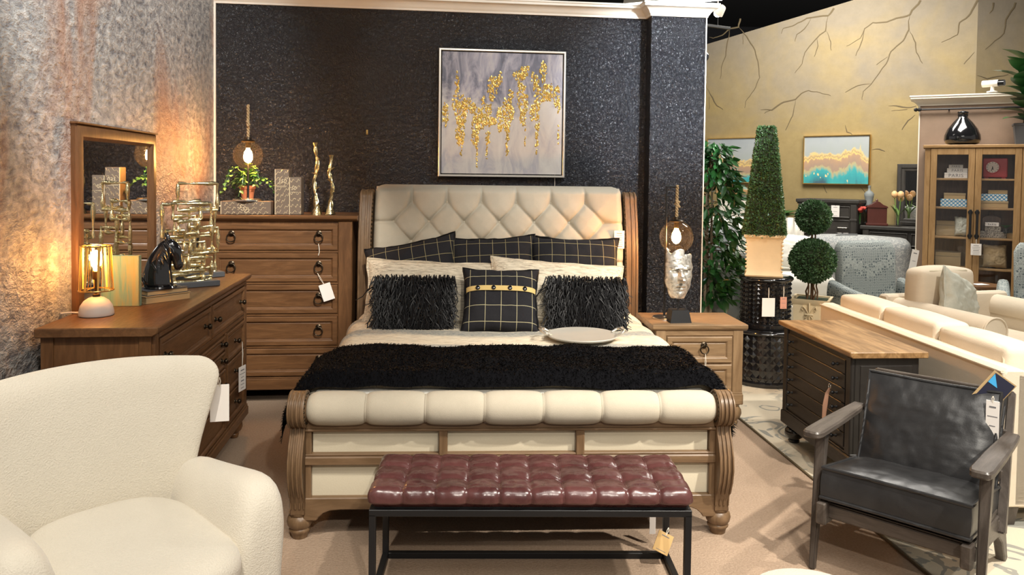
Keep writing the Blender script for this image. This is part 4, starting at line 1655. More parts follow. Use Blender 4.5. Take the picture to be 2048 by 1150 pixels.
for s in (-1, 1):
    x = s * hw
    bar(LC, 'front_leg', (x, .035, .60), (x, -.045, 0), .045, .055, M['ash_z'], .55)
    # arm: a shaped plank, broad and rounded at the front
    a = G()
    pl = []
    for y, w0, w1 in ((-.105, -.018, .018), (-.10, -.034, .034), (-.06, -.042, .042), (.15, -.040, .042), (.40, -.030, .036), (.50, -.026, .030)):
        pl.append((y, w0, w1))
    poly = [(x + w1, y) for y, w0, w1 in pl] + [(x + w0, y) for y, w0, w1 in pl[::-1]]
    a.prism(poly, .588, .618, 'z', .007)
    ao = O('armrest', a, M['ash_y'], LC, 30)
    bar(LC, 'back_upright', (x * .95, .42, .20), (x * .90, .665, .755), .040, .048, M['ash_z'], .75)
    # side rail that ends in the splayed back foot
    sp = [(-.085, .315), (-.085, .225), (-.075, .218), (.30, .195), (.44, .175), (.52, .12), (.60, 0), (.635, 0), (.64, .02), (.57, .20), (.52, .262), (.40, .275), (.10, .30)]
    O('side_rail', G().prism(sp, x - s * .042 - .019, x - s * .042 + .019, 'x', .005), M['ash_y'], LC, 25)
O('front_rail', G().box(-hw + .02, hw - .02, -.03, .0, .235, .295, .006), M['ash_x'], LC, 25)
O('back_rail', G().box(-hw + .02, hw - .02, .40, .43, .20, .26, .006), M['ash_x'], LC, 25)
for k in range(3):
    z = .42 + k * .16
    y = .50 + (z - .42) * .46
    O('back_slat', G().box(-hw + .03, hw - .03, y - .009, y + .009, z - .025, z + .025, .004), M['ash_x'], LC, 25)
O('seat_deck', G().box(-hw + .03, hw - .03, -.02, .42, .285, .30), M['ash_x'], LC, 0)


def seat_cushion(parent, name, w, d, t, mt, crown_=.03, seed=0, e=.02):
    """box cushion, origin at the centre, with piping"""
    g = G()
    n = 40

    def f(side):
        def q(u, v):
            a, b = u * 2 - 1, v * 2 - 1
            k = max(0, 1 - abs(a) ** 4) * max(0, 1 - abs(b) ** 4)
            wv = .006 * mnoise.noise(Vector((a * 2.5 + seed, b * 2.5, side))) + .0035 * mnoise.noise(Vector((a * 8 + seed, b * 8, side)))
            pull = 1 - .018 * (1 - (b if abs(b) > abs(a) else a) ** 2)
            return (a * w / 2 * (1 - .02 * (1 - b * b)), b * d / 2 * (1 - .02 * (1 - a * a)), side * (t / 2 + crown_ * k) + wv * min(1, k * 3))
        return q
    g.sheet(n, n, f(1)); g.sheet(n, n, f(-1))
    edge = []
    for k in range(4 * n):
        s_, q_ = divmod(k, n)
        tt = q_ / n * 2 - 1
        a, b = ((tt, -1), (1, tt), (-tt, 1), (-1, -tt))[s_]
        edge.append((a * w / 2 * (1 - .02 * (1 - b * b)), b * d / 2 * (1 - .02 * (1 - a * a))))
    m_ = len(edge)

    def side(u, v):
        k = int(round(u * m_)) % m_
        x, y = edge[k]
        b = .010 * math.sin(PI * v)
        r = math.hypot(x / w * 2, y / d * 2)
        return (x * (1 + b / w), y * (1 + b / d), (v - .5) * t)
    g.sheet(m_, 7, side, cu=True)
    o = O(name, g, mt, parent, 60)
    p = G()
    for z in (-t / 2, t / 2):
        p.tube([(x * 1.006, y * 1.006, z) for x, y in edge], .0075, 6, closed=True)
    O('piping', p, mt, o, 60)
    return o


sc1 = seat_cushion(LC, 'seat_cushion', .56, .56, .125, M['blackleather'], .022, 3)
sc1.location = (0, .225, .352); sc1.rotation_euler = (-.15, 0, 0)
sc2 = seat_cushion(LC, 'back_cushion', .54, .47, .10, M['blackleather'], .04, 8)
sc2.location = (.0, .472, .540); sc2.rotation_euler = (PI / 2 - .36, 0, 0)
nt_ = T('navy_swing_tag', 'navy card with a blue corner hanging behind the leather armchair back', 'tag', (2.155, 3.30, .835), -.45, rot=(0, .62, -.35))
O('card', G().box(-.045, .045, -.002, .002, -.14, .0, .0008), M['navy'], nt_, 0)
O('blue_triangle', G().prism([(-.045, -.05), (-.002, -.05), (-.045, -.005)], -.0035, -.0018, 'y'), M['blue'], nt_, 0)
O('backing_card', G().box(-.055, .05, .003, .006, -.145, .006, .0008), M['boxtan'], nt_, 0)
tag_card('clear sleeved white care label beside the back upright of the leather armchair', (2.075, 3.255, .775), -.75, .05, .17, .02, lines=4, cat='tag')
# ------------------------------------------------------------------ lettering
def text(parent, body, size, loc, rot=(PI / 2, 0, 0), mt='ink', depth=.0006, sx=1.0, name='lettering', align='CENTER', shear=0, spacing=1.0):
    cu = bpy.data.curves.new(name, 'FONT')
    cu.body = body
    cu.size = size
    cu.extrude = depth
    cu.align_x = align
    cu.align_y = 'CENTER'
    cu.shear = shear
    cu.space_character = spacing
    cu.materials.append(M[mt])
    o = bpy.data.objects.new(name, cu)
    COL.objects.link(o)
    o.parent = parent
    o.location = loc
    o.rotation_euler = rot
    o.scale = (sx, 1, 1)
    # keep it as an ordinary mesh
    dg = bpy.context.evaluated_depsgraph_get()
    me = bpy.data.meshes.new_from_object(o.evaluated_get(dg))
    me.name = name
    bpy.data.objects.remove(o)
    o = bpy.data.objects.new(name, me)
    COL.objects.link(o)
    o.parent = parent
    o.location = loc
    o.rotation_euler = rot
    o.scale = (sx, 1, 1)
    o['kind'] = 'stuff'
    return o


# ------------------------------------------------------------------ the big abstract painting
PX, PZ = 2.285, 2.20
PT = T('abstract_painting', 'large square abstract painting with gold leaf drips above the bed', 'painting', room(PX, -.004, PZ), RA)
hw_, hh_ = .522, .520
g = G()
g.rings([[(sx * (hw_ - i), y, sz * (hh_ - i)) for sx, sz in ((-1, -1), (1, -1), (1, 1), (-1, 1))] for i, y in ((0, 0), (0, -.045), (.004, -.048), (.014, -.048), (.018, -.044), (.018, -.012))])
O('frame', g, M['champagne'], PT, 25)
O('canvas', G().box(-hw_ + .026, hw_ - .026, -.034, -.004, -hh_ + .026, hh_ - .026), M['abstract'], PT, 0)
BL = [(125,600,50,200),(215,350,30,200),(195,500,35,120),(250,560,100,260),(245,740,70,220),(255,890,15,90),(310,500,40,90),(335,540,40,90),(355,560,35,150),(370,680,70,160),(400,600,60,120),(360,780,60,120),(378,830,28,80),(380,950,14,180),(425,500,30,120),(420,650,70,120),(465,600,60,200),(500,650,60,80),(465,780,40,120),(458,900,14,110),(490,380,60,220),(530,330,80,90),(560,300,30,110),(485,500,14,150),(533,400,12,70),(565,590,60,120),(600,520,40,120),(645,430,40,110),(640,500,50,90),(630,580,90,150),(615,680,50,150),(560,680,40,110),(622,790,28,130),(620,880,26,90),(690,270,60,80),(745,250,70,120),(770,220,50,60),(710,330,20,120),(735,370,60,80),(705,450,18,120),(750,490,80,170),(745,610,50,140),(765,740,10,200),(830,280,40,100),(855,320,40,90),(850,380,50,130),(905,215,60,130),(905,290,30,80),(910,400,70,160),(960,400,60,170),(870,490,50,110),(850,530,40,130),(820,570,40,120),(860,640,40,130),(860,720,26,110),(860,810,30,100),(858,890,8,60),(1018,430,50,180),(1030,510,30,130),(1035,740,12,170)]
V, F = [], []
for cx, cy, bw_, bh_ in BL:
    n = max(6, int(bw_ * bh_ / 190))
    for k in range(n):
        a, r = rng.uniform(0, 2 * PI), math.sqrt(rng.uniform(0, 1))
        x = (cx + r * math.cos(a) * bw_ * .5 - 580) / 960 * .985
        z = -(cy + r * math.sin(a) * bh_ * .5 - 580) / 975 * .985
        if abs(x) > .49 or abs(z) > .49:
            continue
        sx, sz = rng.uniform(.005, .011), rng.uniform(.007, .016)
        sx = min(sx, bw_ * .0005 + .002)
        b = len(V)
        y = -.0345
        h = rng.uniform(.002, .006)
        ph = rng.uniform(0, 1)
        for q in range(6):
            t = (q + ph) / 6 * 2 * PI
            V.append((x + sx * math.cos(t) * rng.uniform(.7, 1.1), y, z + sz * math.sin(t) * rng.uniform(.7, 1.1)))
        V.append((x + rng.uniform(-.4, .4) * sx, y - h, z + rng.uniform(-.4, .4) * sz))
        for q in range(6):
            F.append((b + q, b + (q + 1) % 6, b + 6))
mesh_np('gold_leaf', V, F, M['goldleaf'], PT, False, 'stuff')
co = T('hanging_cord', 'thin white cord hanging below the abstract painting', 'cord', room(PX + .447, -.012, PZ - .515), RA)
O('strand', G().tube([(0, 0, .03), (.001, 0, -.05), (0, 0, -.14)], .0022, 5), M['string'], co)
hk = T('wall_hook', 'tiny brass hook on the bare black wall left of the painting', 'hook', room(1.19, -.002, 2.03), RA)
O('plate', G().box(-.007, .007, -.004, 0, -.02, .02, .001), M['brass'], hk, 20)
O('hook', G().tube([(0, -.004, -.01), (0, -.014, -.018), (0, -.018, -.008)], .0025, 6), M['brass'], hk)

# price card on the headboard
pc = tag_card('tall white printed price card hanging at the right edge of the headboard', bedw(.895, 2.168, 1.30), .05, .078, .135, .008, lines=7)


# ------------------------------------------------------------------ globe lamps
def globe_lamp(label, loc, rz, H, gr, gz, post_x, base_r, base_mat='chrome'):
    L_ = T('globe_lamp', label, 'lamp', loc, rz)
    O('base', G().lathe([(base_r, 0), (base_r, .010), (base_r - .006, .016), (.012, .018), (.012, .022)], 28), M[base_mat], L_, 40)
    pm = 'blackmetal'
    O('post', G().tube([(0, 0, .015), (0, 0, H)], .0075, 8).tube([(0, 0, H - .004), (post_x, 0, H - .004)], .0075, 8), M[pm], L_, 50)
    rp = G()
    for ph in (0, PI):
        pts = []
        for k in range(40):
            t = k / 39
            z = H + .004 - t * (H - gz - gr - .01)
            pts.append((post_x + .006 * math.cos(t * 34 + ph), .006 * math.sin(t * 34 + ph), z))
        rp.tube(pts, .0065, 6)
    zk = H - (H - gz - gr) * .5
    rp.tube([(post_x - .012, -.004, zk + .02), (post_x + .016, -.008, zk + .01), (post_x + .010, .008, zk - .012), (post_x - .014, .006, zk - .006), (post_x - .008, -.010, zk + .012), (post_x + .02, 0, zk - .028)], .0075, 7)
    O('rope', rp, M['rope'], L_, 60)
    O('cap', G().lathe([(.020, .03), (.024, .028), (.026, .012), (.046, .006), (.050, 0), (.046, -.006), (.018, -.008), (.018, -.045), (.014, -.05)], 20, (post_x, 0, gz + gr - .004)), M['bronze'], L_, 40)
    prof = []
    for k in range(25):
        a = math.radians(26 + (180 - 26 - 24) * k / 24)
        prof.append((gr * math.sin(a), gz + gr * math.cos(a)))
    n = 40
    gg = G()
    gg.rings([[(post_x + r * math.cos(2 * PI * i / n), r * math.sin(2 * PI * i / n), z) for i in range(n)] for r, z in prof])
    O('globe', gg, M['globe'], L_, 180)
    z0 = gz + gr - .05
    bb = O('bulb', G().lathe([(.012, 0), (.014, -.012), (.026, -.035), (.033, -.065), (.030, -.09), (.016, -.108), (0, -.113)], 18, (post_x, 0, z0)), M['bulbglow'], L_, 60)
    return L_


globe_lamp('lit globe lamp on a rope standing on the script box beside a potted plant', chestw(-.225, .10, 1.485), -1.25, .70, .106, .335, .03, .11)
globe_lamp('lit globe lamp hanging from a dark post on the nightstand behind the mask', nsw(-.19, .20, .70), 0.05, .935, .118, .575, .075, .085)

# mask on a stand
MK = T('mask_sculpture', 'broken silver face mask on a black stand on the nightstand', 'sculpture', nsw(-.12, .095, .70), .12)
O('stand_base', G().taper((-.075, .075, -.06, .06, 0), (-.058, .058, -.046, .046, .085)), M['blackmetal'], MK, 0)
O('rod', G().tube([(0, .01, .08), (0, .012, .22)], .006, 8), M['blackmetal'], MK)


def mask_pt(u, v):
    """a face relief: u across -1..1, v from chin 0 to forehead 1"""
    wid = .088 * (1 - .55 * max(0, (.45 - v) / .45) ** 1.8)
    wid *= 1 - .1 * max(0, v - .8) / .2
    ragged = 1 + .10 * mnoise.noise(Vector((u * 3, v * 7, 1)))
    x = u * wid * (ragged if abs(u) > .9 else 1)
    z = .165 + v * .325
    y = -.085 * math.sqrt(max(0, 1 - (u * .93) ** 2)) * (1 - .25 * (2 * v - 1) ** 2)
    ga = lambda du, dv, su, sv: math.exp(-((u - du) / su) ** 2 - ((v - dv) / sv) ** 2)
    y -= .046 * ga(0, .40, .15, .05) + .034 * ga(0, .49, .11, .11)        # nose
    for s in (-1, 1):
        y += .040 * ga(s * .42, .580, .24, .042)                          # eye sockets
        y -= .024 * ga(s * .42, .572, .14, .020)                          # lids
        y -= .020 * ga(s * .42, .650, .30, .024)                          # brows
        y -= .010 * ga(s * .62, .42, .25, .09)                            # cheeks
    y -= .022 * ga(0, .262, .28, .018) + .020 * ga(0, .215, .24, .018)    # lips
    y += .008 * ga(0, .239, .30, .010)
    y -= .014 * ga(0, .09, .24, .07)                                      # chin
    y += .010 * ga(0, .155, .30, .025)
    y += .0015 * mnoise.noise(Vector((u * 9, v * 20, 3)))
    if v > .9:
        z += .05 * mnoise.noise(Vector((u * 2.4, 1.3, 6))) * (v - .9) / .1 + (-.05 * (v - .9) / .1 if u > .25 else 0)
    return (x, y + .05, z)


mk = O('face', G().sheet(40, 72, lambda a, b: mask_pt(a * 2 - 1, b)), M['silver'], MK, 60)
md = mk.modifiers.new('shell', 'SOLIDIFY'); md.thickness = .010; md.offset = 1

# ------------------------------------------------------------------ on the tall chest
ZC = 1.386


def script_box(label, x0, x1, d0, d1, h, seed, bevel=.004):
    cx, cy = (x0 + x1) / 2, (d0 + d1) / 2
    b = T('script_box', label, 'box', chestw(cx, cy, ZC), .10, 'brown script boxes on the tall chest')
    w_, d_ = (x1 - x0) / 2, (d1 - d0) / 2
    O('body', G().box(-w_, w_, -d_, d_, 0, h, bevel), M['scriptbox'], b, 30)
    O('edge_trim', G().box(-w_ - .001, -w_ + .004, -d_ - .0015, -d_ + .004, .002, h - .002), M['script'], b, 0)
    s = G()
    r = np.random.default_rng(seed)
    rows = max(3, int(h / .040)) if h > .15 else 3
    for i in range(rows):
        z = h - (i + .6) * h / rows
        x = -w_ * .85
        while x < w_ * .72:
            ln = r.uniform(.02, .05)
            pts = []
            for k in range(9):
                t = k / 8
                pts.append((min(x + ln * t, w_ * .93), -d_ - .001, z + .010 * math.sin(t * 9 + seed) * r.uniform(.5, 1) + .018 * (t - .4)))
            s.tube(pts, .0019, 4)
            x += ln + r.uniform(.006, .02)
    O('script_strokes', s, M['script'], b, 0)
    return b, w_, d_


b1, w1, d1 = script_box('long brown script box lying under the globe lamp', -.40, -.045, .02, .24, .098, 3)
text(b1, '550', .055, (-.02, -d1 - .0012, .045), mt='script', shear=.25, rot=(PI / 2, 0.6, 0))
b2, w2, d2 = script_box('taller brown script box standing upright marked 350', -.020, .080, .04, .16, .335, 5, .003)
text(b2, '350', .042, (0, -d2 - .0012, .245), mt='script', shear=.2)
O('underline', G().box(-.04, .035, -d2 - .0016, -d2, .210, .213).box(-.04, .03, -d2 - .0016, -d2, .203, .2055), M['script'], b2, 0)
b3, w3, d3 = script_box('shorter brown script box standing upright marked 50', .083, .168, .04, .16, .277, 8, .003)
text(b3, '50', .038, (-.012, -d3 - .0012, .195), mt='script', shear=.2)
O('underline', G().box(-.035, .02, -d3 - .0016, -d3, .165, .168), M['script'], b3, 0)


def candlestick(label, loc, H, seed):
    c = T('twig_candlestick', label, 'candlestick', loc, .1, 'gold twig candlesticks')
    r = np.random.default_rng(seed)
    pts, rad = [], []
    n = 26
    for k in range(n):
        t = k / (n - 1)
        a = .013 * math.sin(t * 9 + seed) * (1 - abs(t - .5) * 1.2)
        pts.append((a, .008 * math.cos(t * 8 + seed), t * (H - .03)))
        rad.append(.030 * (1 - t / .22) + .010 if t < .22 else .010 + .003 * math.sin(t * 34 + seed) + (.004 if t > .9 else 0))
    O('stem', G().tube(pts, rad, 9), M['gold'], c, 60)
    tw = G()
    for ph in (0, 2.2):
        q = []
        for k in range(30):
            t = .05 + .80 * k / 29
            base = pts[min(n - 1, int(t * n))]
            rr = .013 + .030 * max(0, .25 - t) * 3
            q.append((base[0] + rr * math.cos(t * 13 + ph + seed), base[1] + rr * math.sin(t * 13 + ph + seed), t * (H - .03)))
        tw.tube(q, [.006] * 8 + [.005] * 22, 6)
    for k in range(3):
        z = H * (.35 + .2 * k)
        s = -1 if k % 2 else 1
        tw.tube([(0, 0, z), (s * .022, -.008, z + .018), (s * .032, -.01, z + .016)], [.006, .004, .002], 6)
    O('twining_twig', tw, M['gold'], c, 60)
    O('candle_cup', G().lathe([(.008, H - .035), (.014, H - .02), (.019, H - .004), (.021, H), (.014, H), (.012, H - .012)], 12, (pts[-1][0], pts[-1][1], 0)), M['gold'], c, 50)
    return c


candlestick('taller gold twig candlestick on the tall chest', chestw(.265, .10, ZC), .535, 1)
candlestick('shorter gold twig candlestick at the right end of the tall chest', chestw(.375, .10, ZC), .445, 4)


def leaf_mesh(name, L, W, mt, fold=.25, curl=.25, n=5):
    V, F = [], []
    for i in range(n + 1):
        t = i / n
        w = W * .5 * math.sin(PI * min(1, t ** .8)) if 0 < t < 1 else .0006
        z = -curl * L * t * t
        y = L * t
        V += [(-w, y, z + fold * w), (0, y, z), (w, y, z + fold * w)]
    for i in range(n):
        a = i * 3
        F += [(a, a + 1, a + 4, a + 3), (a + 1, a + 2, a + 5, a + 4)]
    me = bpy.data.meshes.new(name)
    me.from_pydata(V, [], F)
    me.polygons.foreach_set('use_smooth', [True] * len(F))
    me.materials.append(mt)
    return me


def leaf(parent, me, p, d, roll=0, s=1.0, name='leaf'):
    o = bpy.data.objects.new(name, me)
    COL.objects.link(o)
    o.parent = parent
    q = Vector(d).to_track_quat('Y', 'Z')
    o.rotation_mode = 'QUATERNION'
    o.rotation_quaternion = q @ Matrix.Rotation(roll, 3, 'Y').to_quaternion()
    o.location = p
    o.scale = (s, s, s)
    return o


PL = T('potted_plant', 'small trailing green plant in a terracotta pot behind the globe lamp', 'plant', chestw(-.245, .165, ZC + .098), .1)
O('pot', G().lathe([(.034, 0), (.040, .005), (.052, .085), (.058, .088), (.060, .112), (.052, .112), (.046, .09), (0, .088)], 22), M['terracotta'], PL, 40)
lm1, lm2 = leaf_mesh('small_leaf', .036, .024, M['leaf']), leaf_mesh('small_pale_leaf', .036, .026, M['leaf_lite'])
stems = []
for k in range(17):
    a = k / 17 * 2 * PI + rng.uniform(-.2, .2)
    R = rng.uniform(.10, .23) * (1.25 if math.cos(a) < 0 else 1.0)
    up = rng.uniform(.05, .15)
    R = R if math.sin(a) < .3 else R * .45
    g = G()
    pts = [Vector((0, 0, .10)) + Vector((math.cos(a) * R * t, math.sin(a) * R * .6 * t, up * 4 * t * (1 - t) * .8 + t * (up * .8 - .06 * t * (R / .15)))) for t in np.linspace(0, 1, 8)]
    g.tube(pts, [.0022] * 8, 4)
    O('stem', g, M['leaf'], PL, 60)
    for t in range(2, 8):
        for s in (-1, 1):
            d = (pts[t] - pts[t - 1]).normalized()
            side = d.cross(Vector((0, 0, 1))).normalized() * s
            leaf(PL, lm2 if rng.random() < .5 else lm1, pts[t], d * .6 + side + Vector((0, 0, rng.uniform(-.1, .5))), rng.uniform(-.6, .6), rng.uniform(.75, 1.2))
cb = T('lamp_cable', 'white flat cable crossing the left end of the tall chest top', 'cable', chestw(-.48, .10, ZC), .1)
O('cord', G().tube([(-.16, .02, .035), (-.08, 0, .03), (.0, -.01, .045), (.06, .0, .06), (.09, .03, .06)], .0055, 6), M['string'], cb)

# ------------------------------------------------------------------ on the dresser
ZD = 1.041
CL = T('cage_lamp', 'lit lamp with amber shell strip cage shade on a domed marble base', 'lamp', drs(.27, .33, ZD), .2)
O('base', G().lathe([(.070, 0), (.073, .004), (.072, .02), (.066, .045), (.052, .066), (.032, .080), (.016, .085), (0, .085)], 28), M['marble'], CL, 60)
O('stem', G().lathe([(.016, .083), (.016, .095), (.008, .10), (.008, .16), (.015, .165), (.016, .20), (.010, .205)], 14), M['bronze'], CL, 50)
O('cage_ring', G().torus(.064, .0035, 28, 6, TR(0, 0, .315) @ RX(PI / 2)), M['brass'], CL, 60)
cg = G()
cg.torus(.072, .0035, 28, 6, TR(0, 0, .115) @ RX(PI / 2))
for k in range(3):
    a = k * 2 * PI / 3
    cg.tube([(0, 0, .13), (.072 * math.cos(a), .072 * math.sin(a), .115)], .0025, 5)
cag = O('cage_ring', cg, M['brass'], CL, 60)
for k in range(16):
    a = k / 16 * 2 * PI
    w_ = .011 if k % 2 else .004
    g = G()
    for dz in (0,):
        p0 = Vector((.070 * math.cos(a), .070 * math.sin(a), .117))
        p1 = Vector((.063 * math.cos(a + (.10 if k % 2 else -.10)), .063 * math.sin(a + (.10 if k % 2 else -.10)), .313))
        sd = Vector((-math.sin(a), math.cos(a), 0))
        nr = Vector((math.cos(a), math.sin(a), 0))
        g.rings([[p + sd * w_ * wk * x + nr * .0015 * y for x, y in ((-.5, -1), (.5, -1), (.5, 1), (-.5, 1))] for p, wk in ((p0, .6), (p0.lerp(p1, .4), .9), (p1, 1.15))], cap0=True, cap1=True)
    O('strip', g, M['amber'] if k % 2 else M['brass'], CL, 0)
O('bulb', G().lathe([(.010, .20), (.012, .215), (.022, .235), (.029, .258), (.028, .275), (.016, .291), (0, .296)], 18), M['bulbglow_small'], CL, 60)
O('cord', G().tube([(-.06, .03, .006), (-.12, .05, .006), (-.16, .03, .006)], .004, 6), M['string'], CL)

TB = T('teal_book', 'large streaked teal and gold book standing upright beside the cage lamp', 'book', drs(.52, .315, ZD), .13)
O('cover', G().box(-.088, .088, -.016, -.012, 0, .245, .001).box(-.088, .088, .012, .016, 0, .245, .001).box(.083, .088, -.016, .016, 0, .245, .001), M['tealbook'], TB, 0)
O('pages', G().box(-.084, .084, -.012, .012, .004, .241), M['paper'], TB, 0)

for k, (w_, d_, h_, dz, lab, mt) in enumerate(((.24, .165, .035, 0, 'lower tan book under the black horse head', 'boxtan'), (.22, .155, .026, .036, 'upper dark covered book directly under the black horse head', 'charcoal'))):
    bkk = T('flat_book', lab, 'book', drs(.70, .195, ZD + dz), .95, 'books under the horse head')
    O('cover', G().box(-w_ / 2, w_ / 2, -d_ / 2, d_ / 2, 0, .003).box(-w_ / 2, w_ / 2, -d_ / 2, d_ / 2, h_ - .003, h_).box(-w_ / 2, w_ / 2, d_ / 2 - .003, d_ / 2, 0, h_), M[mt], bkk, 0)
    O('pages', G().box(-w_ / 2 + .004, w_ / 2 - .004, -d_ / 2 + .004, d_ / 2 - .003, .003, h_ - .003), M['boxtan'], bkk, 0)

# horse head bust, profile towards +x
HH = T('horse_bust', 'glossy black horse head bust on tan books between teal book and gold sculpture', 'sculpture', drs(.69, .19, ZD + .062), .22)
spine = [  # x, z, half length across profile, half thickness, tilt of the section
    (-.005, .000, .070, .058, 0), (-.010, .020, .074, .060, .05), (-.012, .055, .072, .056, .1), (-.010, .095, .066, .047, .2), (-.002, .135, .058, .040, .35),
    (.012, .170, .052, .035, .5), (.030, .200, .046, .032, .85), (.048, .215, .042, .031, 1.35), (.064, .205, .038, .030, 2.0), (.074, .180, .035, .028, 2.5),
    (.080, .155, .029, .023, 2.75), (.085, .132, .025, .020, 2.85), (.088, .112, .025, .021, 2.85), (.089, .098, .020, .018, 2.85), (.089, .090, .008, .008, 2.85)]
rs = []
for x, z, a, b, t in spine:
    r = []
    for i in range(24):
        q = 2 * PI * i / 24
        e = a * math.cos(q)
        r.append((x + e * math.cos(t), b * math.sin(q), z - e * math.sin(t)))
    rs.append(r)
hb_ = O('head', G().rings(rs, cap0=True, cap1=True), M['glossblack'], HH, 180)
subsurf(hb_, 1)
for s in (-1, 1):
    O('ear', G().lathe([(.010, 0), (.011, .012), (.007, .03), (.001, .045)], 10, m=TR(.036, s * .018, .238) @ RY(-.15) @ RX(-s * .2)), M['glossblack'], HH, 60)
    O('eye', G().ball((.066, s * .027, .195), .006, 10, 6), M['glossblack'], HH, 60)
    O('nostril', G().torus(.005, .002, 10, 5, TR(.094, s * .014, .108) @ RZ(.6)), M['glossblack'], HH, 60)
mg = G()
for k in range(26):
    t = k / 25
    x0 = -.085 + .115 * t ** 1.3 + rng.uniform(-.006, .006)
    z0 = .03 + .215 * t ** .85
    for s in (-1, 1):
        yb = s * rng.uniform(.006, .020)
        mg.tube([(x0, yb * .4, z0 + .008), (x0 + .012, yb + s * .012, z0 - .004), (x0 + .030 + rng.uniform(0, .012), yb + s * .026, z0 - .035), (x0 + .035 + rng.uniform(0, .015), yb + s * .030, z0 - .065)], [.004, .007, .006, .002], 6)
mg.tube([(.040, 0, .245), (.062, -.004, .240), (.078, 0, .215)], [.006, .008, .002], 7)
O('mane', mg, M['glossblack'], HH, 60)
O('plinth', G().lathe([(.078, 0), (.080, .004), (.076, .012)], 28), M['glossblack'], HH, 40)


def openwork(label, loc, rz, W, H, loops):
    s = T('openwork_sculpture', label, 'sculpture', loc, rz, 'gold openwork sculptures on the dresser')
    O('slab', G().box(-W / 2 - .03, W / 2 + .03, -.05, .05, 0, .032, .003), M['charcoal'], s, 20)
    for k, (x0, x1, z0, z1, y) in enumerate(loops):
        g = G()
        X0, X1, Z0, Z1 = -W / 2 + x0 * W, -W / 2 + x1 * W, .032 + z0 * H, .032 + z1 * H
        for a, b in (((X0, Z0), (X1, Z0)), ((X1, Z0), (X1, Z1)), ((X1, Z1), (X0, Z1)), ((X0, Z1), (X0, Z0))):
            n = 9
            pts, rad = [], []
            for i in range(n):
                t = i / (n - 1)
                px_, pz_ = a[0] + (b[0] - a[0]) * t, a[1] + (b[1] - a[1]) * t
                o_ = .0035 * mnoise.noise(Vector((px_ * 60 + k, pz_ * 60, 0)))
                pts.append((px_ + o_, y + o_, pz_ + o_))
                rad.append(.0095 + .0045 * math.sin(PI * t * 2.2 + k) + .005 * mnoise.noise(Vector((px_ * 90, pz_ * 90, k))))
            g.tube(pts, rad, 7)
        O('loop', g, M['gold'], s, 60)
    return s


LP1 = [(.0, 1, .58, 1.0, .012), (.05, .42, .40, .66, -.012), (.55, 1.0, .36, .70, .0), (.16, .86, .20, .50, .012), (.0, .5, .10, .34, -.010), (.44, 1.0, .05, .30, .0), (.12, .80, 0.0, .14, -.014), (.02, .22, .0, .22, .01), (.78, .98, .0, .16, .012), (.3, .7, .62, .78, -.012)]
LP2 = [(.12, 1.0, .70, 1.0, .0), (.0, .60, .60, .80, -.014), (.38, .96, .44, .72, .012), (.04, .5, .34, .64, .0), (.46, 1.0, .22, .50, -.012), (.10, .62, .12, .40, .012), (.0, .34, .0, .20, -.01), (.5, .95, .0, .26, .0), (.2, .7, .0, .14, .012)]
openwork('gold openwork sculpture on a dark slab beside the horse head', drs(1.13, .185, ZD), .72, .27, .44, LP1)
openwork('taller gold openwork sculpture at the far end of the dresser', drs(1.52, .255, ZD), .72, .27, .55, LP2)
# ------------------------------------------------------------------ ivory sofas
def pad(parent, name, x0, x1, y0, y1, z0, z1, mt, r=.05, n=26, crown_=.02, seed=0, welt=True):
    """soft rounded block"""
    g = G()
    b = bmesh.new()
    bmesh.ops.create_cube(b, size=1)
    for v in b.verts:
        v.co = (x0 + (v.co.x + .5) * (x1 - x0), y0 + (v.co.y + .5) * (y1 - y0), z0 + (v.co.z + .5) * (z1 - z0))
    bmesh.ops.bevel(b, geom=b.edges[:], offset=r, segments=3, profile=.6, affect='EDGES')
    bmesh.ops.subdivide_edges(b, edges=[e for e in b.edges if e.calc_length() > .12], cuts=5, use_grid_fill=True)
    cx, cy, cz = (x0 + x1) / 2, (y0 + y1) / 2, (z0 + z1) / 2
    for v in b.verts:
        u, w_, q = (v.co.x - cx) / (x1 - x0) * 2, (v.co.y - cy) / (y1 - y0) * 2, (v.co.z - cz) / (z1 - z0) * 2
        k = lambda a, c: max(0, 1 - a * a) * max(0, 1 - c * c)
        n_ = .4 * mnoise.noise(v.co * 5 + Vector((seed, 0, 0)))
        v.co.x += math.copysign(1, u) * crown_ * (k(w_, q) + n_ * .3) * (abs(u) > .8)
        v.co.y += math.copysign(1, w_) * crown_ * (k(u, q) + n_ * .3) * (abs(w_) > .8)
        v.co.z += math.copysign(1, q) * crown_ * (k(u, w_) + n_ * .3) * (abs(q) > .8)
    g.join(b)
    o = O(name, g, mt, parent, 180)
    return o


def loopwelt(parent, pts, r, mt):
    return O('welt', G().tube(pts, r, 6, closed=True), mt, parent, 60)


SO, SR = (2.395, 3.68, 0), PI / 2 + .055
SF = T('ivory_sofa', 'long ivory woven sofa with three back cushions seen from behind', 'sofa', SO, SR)
LN = 1.95
g = G()
g.prism([(0, .10), (0, .76), (-.012, .785), (-.10, .785), (-.13, .76), (-.20, .10)], .0, LN, 'x', .012)
O('back_frame', g, M['sofa'], SF, 30)
g = G()
for z, y in ((.770, .004),):
    g.tube([(.01, y, z), (LN - .01, y, z)], .006, 6)
g.tube([(.0, .004, .11), (.0, .004, .77)], .006, 6)
O('welt', g, M['sofa'], SF, 60)
for x0 in (0.0, LN - .16):
    g = G()
    g.prism([(-.06, .10), (-.06, .78), (-.16, .76), (-.30, .63), (-.76, .62), (-.80, .60), (-.80, .10)], x0, x0 + .16, 'x', .02)
    O('armrest', g, M['sofa'], SF, 30)
O('base', G().box(.02, LN - .02, -.76, -.02, .12, .32, .02), M['sofa'], SF, 30)
